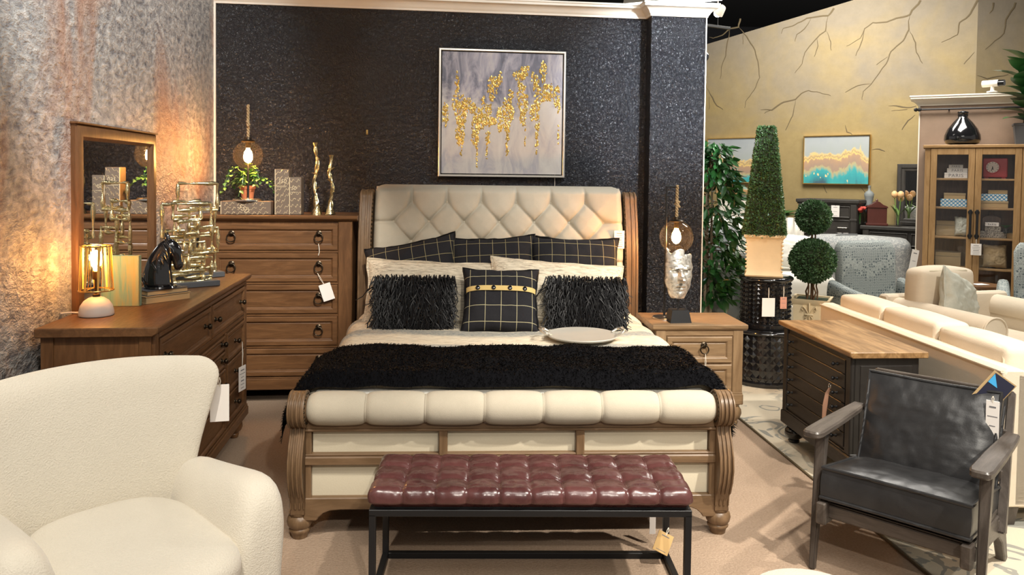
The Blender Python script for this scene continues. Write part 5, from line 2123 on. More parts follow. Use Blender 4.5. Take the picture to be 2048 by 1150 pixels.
cw = (LN - .20) / 3
for i in range(3):
    x0 = .10 + i * cw
    c_ = pad(SF, 'back_cushion', x0 + .006, x0 + cw - .006, -.30, -.09, .42, .865 + .01 * (i % 2), M['sofa'], .035, crown_=.018, seed=i * 3)
    zt = .862
    loopwelt(c_, [(x0 + .05, -.098, .45), (x0 + .03, -.096, zt - .06), (x0 + .06, -.102, zt - .012), (x0 + cw - .06, -.102, zt - .012), (x0 + cw - .03, -.096, zt - .06), (x0 + cw - .05, -.098, .45)], .009, M['linen_panel'])
    pad(SF, 'seat_cushion', x0 + .03, x0 + cw - .01, -.77, -.30, .32, .46, M['sofa'], .04, seed=i * 5)
for x in (.05, LN - .05):
    for y in (-.06, -.72):
        O('leg', G().taper((x - .03, x + .03, y - .03, y + .03, 0), (x - .045, x + .045, y - .045, y + .045, .12)), M['ash_z'], SF, 0, label='dark tapered wooden leg')

# wide armchair beyond it
WO, WR = (3.72, 6.46, 0), .25
WC = T('wide_armchair', 'ivory rolled arm armchair holding a pale teal pillow behind the long sofa', 'armchair', WO, WR)
O('back_frame', G().prism([(.0, .10), (-.02, .66), (.01, .74), (.10, .74), (.14, .66), (.14, .10)], -.62, .62, 'x', .015), M['sofa'], WC, 30)
for s in (-1, 1):
    g = G()
    x = s * .50
    n = 20
    rs = []
    for y in (-.93, -.915, -.90, .06):
        k = .9 if y < -.92 else 1.0
        ring = [(x - .085 * k, y, .10), (x - .085 * k, y, .57)]
        for q in range(13):
            a = PI + PI * .15 - (PI * 1.3) * q / 12
            ring.append((x + .105 * k * math.cos(a), y, .615 + .105 * k * math.sin(a)))
        ring += [(x + .085 * k, y, .57), (x + .085 * k, y, .10)]
        rs.append(ring)
    g.rings(rs, cap0=True, cap1=True)
    a_ = O('armrest', g, M['sofa'], WC, 40)
    loopwelt(a_, [(x + .103 * math.cos(t), -.932, .615 + .103 * math.sin(t)) for t in np.linspace(0, 2 * PI, 24, endpoint=False)], .007, M['sofa'])
O('base', G().box(-.42, .42, -.88, .05, .12, .32, .02), M['sofa'], WC, 30)
pad(WC, 'seat_cushion', -.41, .41, -.92, -.10, .32, .47, M['sofa'], .045, seed=40)
bc_ = pad(WC, 'back_cushion', -.50, .02, -.24, -.04, .46, .97, M['sofa'], .05, crown_=.035, seed=50)
loopwelt(bc_, [(-.46, -.235, .50), (-.475, -.22, .92), (-.42, -.22, .965), (-.06, -.22, .965), (-.01, -.22, .90), (-.02, -.235, .50)], .009, M['linen_panel'])
for x in (-.5, .5):
    for y in (-.84, .08):
        O('leg', G().taper((x - .03, x + .03, y - .03, y + .03, 0), (x - .04, x + .04, y - .04, y + .04, .12)), M['ash_z'], WC, 0)
pillow('teal_pillow', 'pale teal velvet pillow leaning on the ivory rolled arm armchair', .46, .42, .17, M['teal_pillow'], (3.56, 6.06, .74), (-.25, .42, .55), .06, 61, M['teal_pillow'], wr=.02)


# ------------------------------------------------------------------ patterned armchairs, bed, table
def club_chair(name, label, loc, rz):
    t = T(name, label, 'armchair', loc, rz, 'blue scale patterned armchairs')
    mt = M['scale_blue']
    rs = [super_ring(0, .32 + .07 * k, .31 + .02 * k - .05 * max(0, k - .93) / .07, .075 - .03 * max(0, k - .9) / .1, .22 + k * .88, 32, 5, .22) for k in (0, .15, .4, .7, .9, .96, 1.0)]
    O('backrest', G().rings(rs, cap0=True, cap1=True), mt, t, 180)
    for s in (-1, 1):
        rs = []
        for y, zt in ((-.40, .60), (-.385, .625), (-.2, .65), (.1, .69), (.32, .74)):
            n = 20
            rs.append([(s * (.385 + .06 * math.copysign(abs(math.cos(q)) ** .5, math.cos(q)) + .02 * (math.sin(q) > 0)), y, (zt + .16) / 2 + (zt - .16) / 2 * math.copysign(abs(math.sin(q)) ** .5, math.sin(q))) for q in np.linspace(0, 2 * PI, n, endpoint=False)])
        O('armrest', G().rings(rs, cap0=True, cap1=True), mt, t, 180)
    O('base', G().box(-.34, .34, -.36, .30, .16, .36, .02), mt, t, 30)
    pad(t, 'seat_cushion', -.32, .32, -.42, .26, .36, .50, mt, .04, seed=70)
    for x in (-.36, .36):
        for y in (-.32, .30):
            O('leg', G().taper((x - .018, x + .018, y - .018, y + .018, 0), (x - .028, x + .028, y - .028, y + .028, .17)), M['ash_z'], t, 0)
    return t


club_chair('patterned_armchair', 'blue scale patterned armchair in front of the grey damask bed', (3.53, 7.05, 0), .30)
club_chair('patterned_armchair', 'blue scale patterned armchair cut off at the right edge of the picture', (4.98, 6.95, 0), -.55)
tag_card('long white folded tag on the back of the blue armchair near the damask bed', (3.86, 7.28, 1.04), .3, .085, .21, .01, lines=3, cat='tag', tilt=.2)
RT = T('round_side_table', 'small round brown side table in front of the glass door bookcase', 'table', (4.80, 7.85, 0))
O('tabletop', G().lathe([(.0, .60), (.20, .60), (.222, .608), (.226, .62), (.222, .632), (0, .634)], 40), M['oak_x'], RT, 40)
for k in range(3):
    a = k * 2 * PI / 3 + .5
    O('leg', G().tube([(.12 * math.cos(a), .12 * math.sin(a), .60), (.20 * math.cos(a), .20 * math.sin(a), 0)], [.016, .011], 8), M['grey_z'], RT, 60)
cd = T('paper_card', 'white paper card lying on the round brown side table', 'card', (4.80, 7.80, .636), .2)
O('sheet', G().box(-.07, .07, -.05, .05, 0, .002), M['paper'], cd, 0)
DB = T('damask_bed', 'bed with grey damask quilt behind the blue patterned armchair', 'bed', (4.56, 10.02, 0), -.5)
pad(DB, 'quilt', -.62, .60, -.45, .06, .22, .95, M['damask'], .12, crown_=.03, seed=80)
O('base', G().box(-.66, .58, -.42, .04, .0, .24, .01), M['grey_x'], DB, 20)
rm = T('remote_control', 'dark slim remote control lying on the grey damask quilt', 'remote control', (4.30, 9.80, .985), -.3)
O('body', G().box(-.13, .13, -.02, .02, 0, .014, .004), M['charcoal'], rm, 30)
O('buttons', G().box(-.11, -.06, -.012, .012, .014, .017, .001).box(-.04, .02, -.012, .012, .014, .017, .001), M['paper'], rm, 0)

# ------------------------------------------------------------------ glass door bookcase
KO2, KR2 = (4.63, 8.60, 0), -.5
BK = T('glass_bookcase', 'golden pine bookcase with two glass doors against the taupe partition', 'bookcase', KO2, KR2)


def bkw(x, y, z):
    c, s = math.cos(KR2), math.sin(KR2)
    return (KO2[0] + x * c - y * s, KO2[1] + x * s + y * c, z)


Wb, Db, Hb = .97, .36, 2.09
O('side_panel', G().box(0, .03, .02, Db, .05, Hb - .03, .003), M['pine_z'], BK, 20)
O('side_panel', G().box(Wb - .03, Wb, .02, Db, .05, Hb - .03, .003), M['pine_z'], BK, 20)
O('back_panel', G().box(.02, Wb - .02, Db - .015, Db, .05, Hb - .03), M['oak_z'], BK, 0)
O('top', G().box(-.02, Wb + .02, -.02, Db + .01, Hb - .035, Hb, .006), M['pine_x'], BK, 25)
O('plinth', G().box(-.005, Wb + .005, .0, Db, 0, .14, .004), M['pine_x'], BK, 20)
for x0, x1 in ((0, .055), (Wb - .055, Wb)):
    O('face_stile', G().box(x0, x1, .0, .03, .10, Hb - .035, .004), M['pine_z'], BK, 20)
SH = (1.72, 1.40, 1.07, .735, .40)
for z in SH:
    O('shelf', G().box(.03, Wb - .03, .05, Db - .015, z - .022, z, .003), M['pine_x'], BK, 20)
md_ = Wb / 2
for s in (0, 1):
    x0, x1 = (.058, md_ - .002) if s == 0 else (md_ + .002, Wb - .058)
    z0, z1 = .15, Hb - .04
    g = G()
    g.box(x0, x0 + .062, -.008, .018, z0, z1, .003).box(x1 - .062, x1, -.008, .018, z0, z1, .003)
    g.box(x0 + .062, x1 - .062, -.008, .018, z0, z0 + .08, .003).box(x0 + .062, x1 - .062, -.008, .018, z1 - .07, z1, .003)
    dr = O('door', g, M['pine_z'], BK, 20)
    O('pane', G().box(x0 + .058, x1 - .058, .003, .007, z0 + .07, z1 - .06), M['glass'], dr, 0)
    hx = x1 - .030 if s == 0 else x0 + .030
    hg = G()
    hg.box(hx - .012, hx + .012, -.050, -.034, 1.06, 1.38, .003)
    for z in (1.09, 1.35):
        hg.lathe([(.024, 0), (.024, .008), (.012, .012), (.010, .04)], 12, m=TR(hx, -.008, z) @ RX(PI / 2))
    O('handle', hg, M['blackmetal'], dr, 40)
tag_card('white printed tag hanging from the bookcase door handle', bkw(md_ + .03, -.055, 1.06), KR2, .10, .125, .05, lines=6)


def bbox(label, x0, x1, y0, z0, h, d, mt, word=None, ws=.05, name='storage_box', cat='box', group=None, lid=None):
    b = T(name, label, cat, bkw((x0 + x1) / 2, y0, z0 + .001), KR2, group)
    w_ = (x1 - x0) / 2
    if lid:
        O('body', G().box(-w_ + .003, w_ - .003, .003, d - .003, 0, h * .68, .002), M[mt], b, 0)
        O('lid', G().box(-w_, w_, 0, d, h * .66, h, .003), M[lid], b, 20)
    else:
        O('body', G().box(-w_, w_, 0, d, 0, h, .003), M[mt], b, 20)
        O('lid_line', G().box(-w_ - .001, w_ + .001, -.001, d, h * .70, h * .72), M['charcoal'] if mt != 'paper' else M['boxtan'], b, 0)
    if word:
        text(b, word, ws, (0, -.0015, h * .46), spacing=1.15)
    return b


z = SH[0]
bbox('largest white box lettered PARIS, lowest in the bookcase stack', .195, .42, .10, z, .062, .16, 'paper', 'PARIS', .052, group='white lettered boxes')
bbox('middle white box lettered PARIS in the bookcase stack of three', .220, .42, .105, z + .063, .048, .15, 'paper', 'PARIS', .040, group='white lettered boxes')
bbox('smallest white box lettered PARIS, topmost of the bookcase stack', .237, .375, .11, z + .112, .038, .13, 'paper', 'PARIS', .030, group='white lettered boxes')
ck = T('red_clock', 'square red clock with a round white dial on the top bookcase shelf', 'clock', bkw(.68, .14, z + .001), KR2 - .1)
O('case', G().box(-.115, .115, 0, .07, .012, .225, .022, 3), M['red'], ck, 40)
for x in (-.08, .08):
    O('foot', G().box(x - .02, x + .02, .01, .06, 0, .014, .002), M['red'], ck, 0)
O('rim', G().torus(.066, .006, 30, 8, TR(-.025, -.002, .125)), M['red'], ck, 60)
dl_ = O('dial', G().lathe([(.063, 0), (.063, .003), (0, .003)], 30, m=TR(-.025, 0, .125) @ RX(PI / 2)), M['paper'], ck, 0)
tk_ = G()
for k in range(12):
    a = k * PI / 6
    tk_.box(-.003, .003, -.005, -.0032, .046, .058, m=TR(-.025, 0, .125) @ RY(a))
O('hour_marks', tk_, M['ink'], dl_, 0)
O('hands', G().box(-.003, .003, -.006, -.004, -.008, .045, m=TR(-.025, 0, .125) @ RY(PI + .25)).box(-.004, .004, -.006, -.004, -.008, .03, m=TR(-.025, 0, .125) @ RY(PI - .2)), M['blackmetal'], dl_, 0)
z = SH[1]
bbox('blue lattice box at the left of the second bookcase shelf', .165, .42, .10, z, .085, .18, 'bluebox', group='blue lattice boxes')
bbox('tan box with a dotted lid on the left blue lattice box', .195, .41, .11, z + .086, .068, .15, 'boxtan', lid='kraftbox', group='tan boxes in the bookcase')
bbox('wide tan box under the right blue lattice box', .535, .81, .09, z, .075, .20, 'boxtan', lid='kraftbox', group='tan boxes in the bookcase')
bbox('blue lattice box on the wide tan box at the right', .535, .80, .10, z + .076, .075, .18, 'bluebox', group='blue lattice boxes')
bbox('small tan box topping the right stack on the second shelf', .62, .80, .11, z + .152, .042, .14, 'boxtan', group='tan boxes in the bookcase')
z = SH[2]
bbox('large burlap covered box at the left of the third bookcase shelf', .13, .36, .14, z, .17, .16, 'kraftbox', group='burlap boxes in the bookcase')
pillow('grey_cushion', 'small grey cushion standing behind the left bookcase door handle', .15, .22, .08, M['teal_pillow'], bkw(.385, .13, z + .115), (-.1, 0, KR2), .06, 91)
bbox('long toile patterned box at the bottom of the third shelf stack', .53, .80, .10, z, .070, .18, 'toile', group='toile boxes')
bbox('shorter toile patterned box in the middle of the third shelf stack', .60, .75, .105, z + .071, .055, .16, 'toile', group='toile boxes')
bbox('small white box lettered PARIS on the toile boxes', .60, .73, .10, z + .127, .042, .13, 'paper', 'PARIS', .028, group='white lettered boxes')
bbox('small tan box beside the toile boxes on the third shelf', .805, .865, .11, z, .06, .12, 'boxtan', group='tan boxes in the bookcase')
cbd = T('cutting_board', 'brown wooden paddle board leaning at the back of the third shelf', 'cutting board', bkw(.67, .27, z + .001), KR2, rot=(-.12, 0, KR2))
O('board', G().prism([(-.09, 0), (.09, 0), (.09, .21), (.05, .235), (.022, .245), (.022, .29), (0, .30), (-.022, .29), (-.022, .245), (-.05, .235), (-.09, .21)], -.012, .012, 'y', .003), M['oak_z'], cbd, 20)
gp = T('tiny_plant', 'tiny green plant in a dark glass on the third bookcase shelf', 'plant', bkw(.795, .10, z + .061), KR2)
O('pot', G().lathe([(.028, 0), (.032, .05), (.028, .05), (0, .045)], 14), M['glossblack'], gp, 40)
lmt = leaf_mesh('tiny_leaf', .07, .05, M['leaf'])
for k in range(9):
    a = k * 2.4
    leaf(gp, lmt, (0, 0, .05), (math.cos(a), math.sin(a), 1.0), 0, .8 + .3 * (k % 3) / 2)
z = SH[3]
bbox('wide burlap box low at the left behind the bookcase glass', .13, .38, .12, z, .15, .18, 'kraftbox', group='burlap boxes in the bookcase')
bbox('wide burlap box low at the right behind the linen bag', .53, .82, .20, z, .13, .12, 'kraftbox', group='burlap boxes in the bookcase')
pillow('linen_bag', 'square linen bag standing on the fourth shelf of the bookcase', .22, .25, .08, M['kraftbox'], bkw(.70, .12, z + .135), (-.08, 0, KR2), .04, 95)

VS = T('black_vase', 'large glossy black bulbous vase with a short neck on top of the bookcase', 'vase', bkw(.36, .17, Hb + .001), KR2)
O('body', G().lathe([(.0, 0), (.11, 0), (.165, .02), (.182, .06), (.178, .11), (.15, .18), (.10, .25), (.055, .30), (.042, .32), (.042, .345), (.052, .352), (.056, .365), (.052, .372), (.04, .37), (.034, .33)], 40), M['glossblack'], VS, 60)
O('neck_band', G().torus(.046, .005, 24, 6, TR(0, 0, .335)), M['glossblack'], VS, 60)

FP = T('fiddle_leaf_plant', 'big glossy leaved plant in a dark grey square pot on the bookcase', 'plant', bkw(.93, .10, Hb + .001), KR2)
g = G()
g.taper((-.075, .075, -.075, .075, 0), (-.10, .10, -.10, .10, .22)).box(-.106, .106, -.106, .106, .20, .225, .004)
O('pot', g, M['concrete'], FP, 20)
stm = [Vector((0, 0, .2)), Vector((.01, 0, .40)), Vector((-.01, .01, .60)), Vector((.02, 0, .78))]
O('stem', G().tube(stm, [.014, .012, .010, .007], 8), M['twig'], FP, 60)
fl = leaf_mesh('fiddle_leaf', .27, .17, M['fiddle'], .22, .35, 8)
for k in range(26):
    t = k / 25
    a = k * 2.399
    p = stm[0].lerp(stm[1], min(1, t * 3)) if t < .33 else (stm[1].lerp(stm[2], (t - .33) * 3) if t < .66 else stm[2].lerp(stm[3], min(1, (t - .66) * 3)))
    leaf(FP, fl, p + Vector((0, 0, .03 + .05 * t)), (math.cos(a), -abs(math.sin(a)) if math.sin(a) > .35 else math.sin(a), .35 + t * .9), 0, rng.uniform(.85, 1.2))

SC_ = T('security_camera', 'small white security camera standing on the partition cornice', 'camera', (5.36, 8.60, 2.685), -.9)
O('stand', G().lathe([(.055, 0), (.055, .012), (.02, .02), (.018, .06), (.028, .075)], 16), M['white_paint'], SC_, 40)
O('body', G().tube([(-.10, 0, .10), (.06, 0, .10)], .038, 14), M['white_paint'], SC_, 40)
O('lens', G().tube([(.06, 0, .10), (.12, 0, .10)], [.036, .034], 14), M['glossblack'], SC_, 40)

# ------------------------------------------------------------------ black drum tables, topiaries
def drum(label, x, y, z, R, H, seed):
    t = T('drum_table', label, 'table', (x, y, z), .3, 'black quilted drum tables')
    O('top', G().lathe([(0, H - .004), (R + .012, H - .004), (R + .022, H - .012), (R + .024, H - .022), (R + .016, H - .036), (R, H - .042)], 48), M['glossblack'], t, 40)
    O('foot_rim', G().lathe([(R, .045), (R + .012, .038), (R + .016, .02), (R + .010, 0), (0, 0)], 48), M['glossblack'], t, 40)
    nu, nv = 34, max(4, int((H - .09) / (2 * PI * R) * 34))
    g = G()
    for i in range(nu):
        for j in range(nv):
            a0, a1 = i / nu * 2 * PI, (i + 1) / nu * 2 * PI
            z0, z1 = .045 + (H - .09) * j / nv, .045 + (H - .09) * (j + 1) / nv
            am, zm = (a0 + a1) / 2, (z0 + z1) / 2
            P = lambda a, zz, r: (r * math.cos(a), r * math.sin(a), zz)
            g.tri([P(a0, zm, R), P(am, z0, R), P(a1, zm, R), P(am, z1, R), P(am, zm, R + .012)], [(0, 1, 4), (1, 2, 4), (2, 3, 4), (3, 0, 4)])
    for j in range(nv + 1):
        pass
    O('quilted_relief', g, M['glossblack'], t, 0, kind='stuff')
    O('drum', G().lathe([(R - .002, .03), (R - .002, H - .03)], 48), M['glossblack'], t, 60)
    return t


DX, DY = 2.125, 6.36
drum('lower wide black quilted drum table on the rug behind the nightstand', DX, DY, .011, .285, .455, 1)
drum('narrower black quilted drum table stacked on top, carrying the cone topiary', DX - .005, DY - .02, .467, .195, .425, 2)
tag_card('white square tag hanging on the upper black drum table', (DX - .055, DY - .245, .82), .05, .105, .15, .085, lines=0, cat='tag')
tag_card('smaller pink tag hanging on the upper black drum table', (DX + .065, DY - .245, .83), .12, .055, .095, .085, mat='pinkcard', lines=3, cat='tag')


def leaf_cloud(n, sampler, L, W):
    V, F = [], []
    for _ in range(n):
        p, nr = sampler()
        d = (Vector(nr) + Vector(rng.normal(0, .65, 3))).normalized()
        s = d.cross(Vector(rng.normal(0, 1, 3))).normalized()
        up = s.cross(d)
        l, w = L * rng.uniform(.7, 1.3), W * rng.uniform(.7, 1.2)
        b = len(V)
        p = Vector(p)
        V += [p, p + d * l * .5 + s * w * .5 + up * w * .2, p + d * l, p + d * l * .5 - s * w * .5 + up * w * .2]
        F += [(b, b + 1, b + 2), (b, b + 2, b + 3)]
    return V, F


TZ = .893
CT = T('cone_topiary', 'tall tapering boxwood topiary in a square cream pot on the black drum tables', 'topiary', (DX - .03, DY - .03, TZ), -.30)
n = 24


def sqring(a, z, seed=0):
    return [(a * sx, a * sy, z) for sx, sy in ((-1, -1), (1, -1), (1, 1), (-1, 1))]


g = G()
g.rings([sqring(a, z) for a, z in ((.13, 0), (.142, .0), (.150, .012), (.140, .030), (.134, .06), (.138, .28), (.146, .31), (.160, .325), (.160, .342), (.150, .345), (.128, .325))], cap0=True, cap1=True)
pt_ = O('pot', g, M['cream_pot'], CT, 20)
pg = G()
for sx in (-1, 1):
    for k in range(9):
        z = .05 + k * .03
        pg.ball((sx * .139, -.139, z), .008 + .003 * (k % 2), 6, 4)
O('corner_beading', pg, M['cream_pot'], pt_, 60)


def cone_s():
    v = 1 - math.sqrt(rng.uniform(.06, 1))
    v = rng.uniform(0, 1) if rng.random() < .5 else v
    half = .158 * (1 - v) + .060 * v
    k = rng.integers(0, 4) if v < 1 else 0
    t = rng.uniform(-1, 1)
    nx, ny = ((0, -1), (1, 0), (0, 1), (-1, 0))[k]
    rr = half * (1 - .10 * abs(t) ** 4)
    x, y = (nx * rr + (0 if nx else t * half), ny * rr + (0 if ny else t * half))
    if rng.random() < .03:
        x, y, v = rng.uniform(-.06, .06), rng.uniform(-.06, .06), 1.0
        return (x, y, .335 + .88), (0, 0, 1)
    return (x, y, .335 + v * .88), (nx, ny, .25)


V, F = leaf_cloud(7500, cone_s, .024, .016)
mesh_np('foliage', V, F, M['boxwood_lite'], CT, False, 'stuff')
O('core', G().rings([sqring(a, z) for a, z in ((.150, .33), (.054, 1.205))], cap0=True, cap1=True), M['moss'], CT, 0)

BT = T('ball_topiary', 'double ball boxwood topiary in a cream planter with a fleur de lis', 'topiary', (2.615, 6.62, .0), -.50)
PH = .665
g = G()
g.rings([sqring(a, z) for a, z in ((.105, 0), (.112, .01), (.108, .04), (.135, PH - .05), (.155, PH - .02), (.160, PH), (.140, PH), (.135, PH - .03))], cap0=True, cap1=True)
pb = O('planter', g, M['cream_pot'], BT, 20)
O('moss', G().box(-.13, .13, -.13, .13, PH - .04, PH - .012, .01), M['moss'], BT, 0)
fz = G()
yb = -.143
PH += .055
for s in (-1, 1):
    fz.tube([(s * .006, yb, PH - .175), (s * .03, yb, PH - .135), (s * .052, yb - .002, PH - .115), (s * .060, yb - .002, PH - .135), (s * .048, yb, PH - .152), (s * .042, yb, PH - .142)], [.006, .011, .012, .010, .007, .004], 7, flat=.6)
    fz.tube([(s * .006, yb, PH - .19), (s * .03, yb, PH - .215), (s * .034, yb, PH - .205)], [.006, .008, .004], 7, flat=.6)
fz.tube([(0, yb, PH - .175), (0, yb, PH - .13), (0, yb, PH - .095), (0, yb, PH - .070)], [.006, .015, .014, .002], 8, flat=.6)
fz.tube([(0, yb, PH - .19), (0, yb, PH - .215), (0, yb, PH - .235)], [.006, .010, .002], 8, flat=.6)
fz.box(-.036, .036, yb - .010, yb + .004, PH - .190, PH - .175, .003)
PH -= .055
O('fleur_de_lis', fz, M['cream_pot'], pb, 60)
tg = G()
for k in range(5):
    a = k * 1.257
    tg.tube([(.045 * math.cos(a), .045 * math.sin(a), PH - .03), (.05 * math.cos(a + .5), .05 * math.sin(a + .5), PH + .05), (.035 * math.cos(a + .2), .035 * math.sin(a + .2), PH + .10), (.04 * math.cos(a), .04 * math.sin(a), PH + .2)], [.007, .008, .007, .007], 6)
tg.tube([(0, 0, PH - .03), (.004, 0, PH + .2)], .014, 8)
O('twisted_stems', tg, M['twig'], BT, 60)
tg2 = G()
for k in range(3):
    a = k * 2.1
    tg2.tube([(.02 * math.cos(a), .02 * math.sin(a), .95), (.018 * math.cos(a + .4), .018 * math.sin(a + .4), 1.30)], .007, 6)
O('upper_stems', tg2, M['twig'], BT, 60)
for cz, R, nn in ((.985, .188, 4600), (1.365, .140, 2900)):
    def sph():
        d = Vector(rng.normal(0, 1, 3)).normalized()
        return d * R * rng.uniform(.90, .99) + Vector((0, 0, cz)), d
    V, F = leaf_cloud(nn, sph, .024, .016)
    cr_ = O('ball_core', G().ball((0, 0, cz), R * .90, 20, 12), M['moss'], BT, 60)
    mesh_np('foliage', V, F, M['boxwood'], cr_, False, 'stuff')

# ficus behind the pillar
FT = T('ficus_tree', 'tall dark green ficus tree half hidden behind the black pillar', 'tree', (1.80, 6.98, 0))
O('pot', G().lathe([(.13, 0), (.16, .25), (.17, .27), (.15, .27), (.13, .24), (0, .24)], 22), M['concrete'], FT, 40)
for k, (dx, dy) in enumerate(((-.02, 0), (.025, .01), (0, .03))):
    O('trunk', G().tube([(dx * .5, dy, .22), (dx + .02 * math.sin(k), dy, .6), (dx * 1.4, dy + .02, 1.1), (dx, dy, 1.7)], [.016, .014, .012, .008], 7), M['bark'], FT, 60)
fl1 = leaf_mesh('ficus_leaf', .125, .052, M['leaf_dark'], .3, .3, 6)
fl2 = leaf_mesh('ficus_leaf_young', .11, .046, M['leaf'], .3, .25, 6)
cnt = 0
BRn = G()
for k in range(44):
    zz = .62 + 1.36 * ((k * .618) % 1.0)
    a = rng.uniform(0, 2 * PI)
    R = (.30 if zz < 1.5 else .30 - .28 * (zz - 1.5) / .6) * rng.uniform(.65, 1.12)
    if zz < .85:
        R *= .75
    p0 = Vector((0, .02, min(zz + .05, 1.7)))
    pts = [p0 + Vector((math.cos(a) * R * t, math.sin(a) * R * t, .16 * t - .26 * t * t + max(0, zz - 1.65) * t * 1.0)) for t in np.linspace(0, 1, 6)]
    BRn.tube(pts, [.006, .005, .004, .003, .003, .002], 4)
    for t in (2, 3, 4, 5):
        for s in ((-1, 1) if t < 5 else (1, -1)):
            if cnt >= 298:
                break
            d = (pts[t] - pts[t - 1]).normalized()
            side = d.cross(Vector((0, 0, 1))).normalized() * s
            if pts[t].x < -.22 and pts[t].y < .12:
                continue
            leaf(FT, fl2 if rng.random() < .3 else fl1, pts[t], d * .7 + side * .8 + Vector((0, 0, rng.uniform(-.9, .0))), rng.uniform(-.5, .5), rng.uniform(.8, 1.25), 'leaf')
            cnt += 1
O('branches', BRn, M['twig'], FT, 60, kind='stuff')
V, F = [], []
for _ in range(900):
    zz = rng.uniform(.58, 2.02)
    R = (.31 if zz < 1.5 else .31 - .22 * (zz - 1.5) / .55) * math.sqrt(rng.uniform(.08, 1))
    if zz < .8:
        R *= .6
    a = rng.uniform(0, 2 * PI)
    p = Vector((.05 + R * math.cos(a), R * math.sin(a), zz))
    if p.x < -.17 and p.y < .12:
        continue
    d = Vector((math.cos(a) + rng.normal(0, .5), math.sin(a) + rng.normal(0, .5), rng.uniform(-1.3, .2))).normalized()
    s = d.cross(Vector((0, 0, 1)) + Vector(rng.normal(0, .4, 3))).normalized()
    n_ = s.cross(d)
    l, w = rng.uniform(.09, .14), rng.uniform(.034, .052)
    b = len(V)
    V += [p, p + d * l * .35 + s * w * .5 + n_ * w * .2, p + d * l * .7 + s * w * .4, p + d * l, p + d * l * .7 - s * w * .4, p + d * l * .35 - s * w * .5 + n_ * w * .2]
    F += [(b, b + 1, b + 2, b + 3), (b, b + 3, b + 4, b + 5)]
mesh_np('inner_foliage', V, F, M['leaf_dark'], FT, False, 'stuff')

# ------------------------------------------------------------------ the far group along the ochre wall
GS = T('grey_loveseat', 'sage grey upholstered loveseat seen from behind, left of the drum tables', 'sofa', (2.02, 7.50, 0), .02)
for x in (-.68, .35):
    O('leg', G().box(x - .03, x + .03, .02, .08, 0, .09), M['ash_z'], GS, 0)
O('back', G().prism([(-.02, .08), (0, .86), (.03, .94), (.12, .95), (.17, .90), (.20, .08)], -.75, .42, 'x', .015), M['greyup'], GS, 30)
O('welt', G().tube([(-.75, -.006, .85), (.42, -.006, .85)], .010, 6), M['whitewash'], GS, 60, label='pale piping')
for x in (-.75, .26):
    pad(GS, 'armrest', x, x + .16, .05, .85, .08, .62, M['greyup'], .04)
O('seat', G().box(-.6, .27, .1, .85, .1, .44, .03), M['greyup'], GS, 30)
pillow('floral_pillow', 'pale patterned pillow standing on the grey loveseat behind the cone topiary', .40, .34, .14, M['damask'], (2.12, 7.80, 1.04), (-.2, 0, .0), .05, 101)

CH2 = T('white_chest', 'narrow whitewashed chest of drawers partly hidden by the ficus leaves', 'chest of drawers', (3.12, 10.75, 0), -.25)
O('case', G().box(-.22, .22, 0, .4, 0, 1.46, .005), M['whitewash'], CH2, 20)
O('top', G().box(-.25, .25, -.03, .43, 1.46, 1.53, .006), M['pine_x'], CH2, 20, label='tan wooden top')
for k in range(5):
    z0 = 1.20 - k * .245
    d = O('drawer', G().box(-.19, .19, -.012, .01, z0, z0 + .215, .005), M['whitewash'], CH2, 20)
    O('knob', G().ball((.06, -.026, z0 + .11), .018, 10, 6), M['blackmetal'], d, 60)

WB = T('white_bed', 'white upholstered bed with a channelled headboard behind the topiaries', 'bed', (2.94, 9.5, 0), -.05)
g = G()


def chan(u, v):
    x = (u - .5) * 1.5
    return (x, .10 - .025 * abs(math.sin(u * PI * 17)) + .12 * v, .2 + v * 1.0)


g.sheet(140, 6, chan)
hbw = O('channelled_headboard', g, M['whitelinen'], WB, 60)
md = hbw.modifiers.new('s', 'SOLIDIFY'); md.thickness = .08; md.offset = -1
pad(WB, 'mattress', -.70, .70, -1.1, .05, .30, .62, M['whitelinen'], .08)
O('base', G().box(-.72, .72, -1.12, .06, .08, .30, .02), M['whitewash'], WB, 20)
pillow('white_pillow', 'plump white pillow on the white bed left of the ball topiary', .62, .42, .2, M['whitelinen'], (3.20, 8.85, .86), (-.5, .1, .1), .05, 111)

DC = T('charcoal_chest', 'charcoal chest of drawers below the right teal painting', 'chest of drawers', (4.40, 10.67, 0), -.7)
w = .40
DCH = .04
O('case', G().box(-w, w, 0, .45, .08, 1.36, .006), M['grey_z'], DC, 20)
O('top', G().box(-w - .03, w + .03, -.03, .47, 1.36, 1.41, .008).box(-w - .015, w + .015, -.015, .46, 1.34, 1.36, .004), M['grey_x'], DC, 20)
for k, (z0, z1) in enumerate(((1.16, 1.32), (.92, 1.13), (.66, .89), (.40, .63), (.14, .37))):
    d = drawer(DC, -w + .09, w - .09, z0, z1, -.004, M['grey_x'], .014, .018)
    if k:
        for x in (-.22, .22):
            O('bar_pull', G().tube([(x - .07, -.014, (z0 + z1) / 2), (x - .06, -.035, (z0 + z1) / 2), (x + .06, -.035, (z0 + z1) / 2), (x + .07, -.014, (z0 + z1) / 2)], .008, 6), M['chrome'], d, 50)
for s in (-1, 1):
    O('pilaster', G().box(s * (w - .045) - .04, s * (w - .045) + .04, -.02, .02, .08, 1.34, .004).box(s * (w - .045) - .046, s * (w - .045) + .046, -.026, .02, 1.12, 1.15, .003), M['grey_z'], DC, 20)
O('plinth', G().box(-w - .02, w + .02, -.025, .46, 0, .10, .006), M['grey_x'], DC, 20)
tag_card('white tag on the front of the charcoal chest of drawers', (4.47, 10.565, 1.37), -.7, .11, .16, .04, lines=3, stringmat='blackmetal')

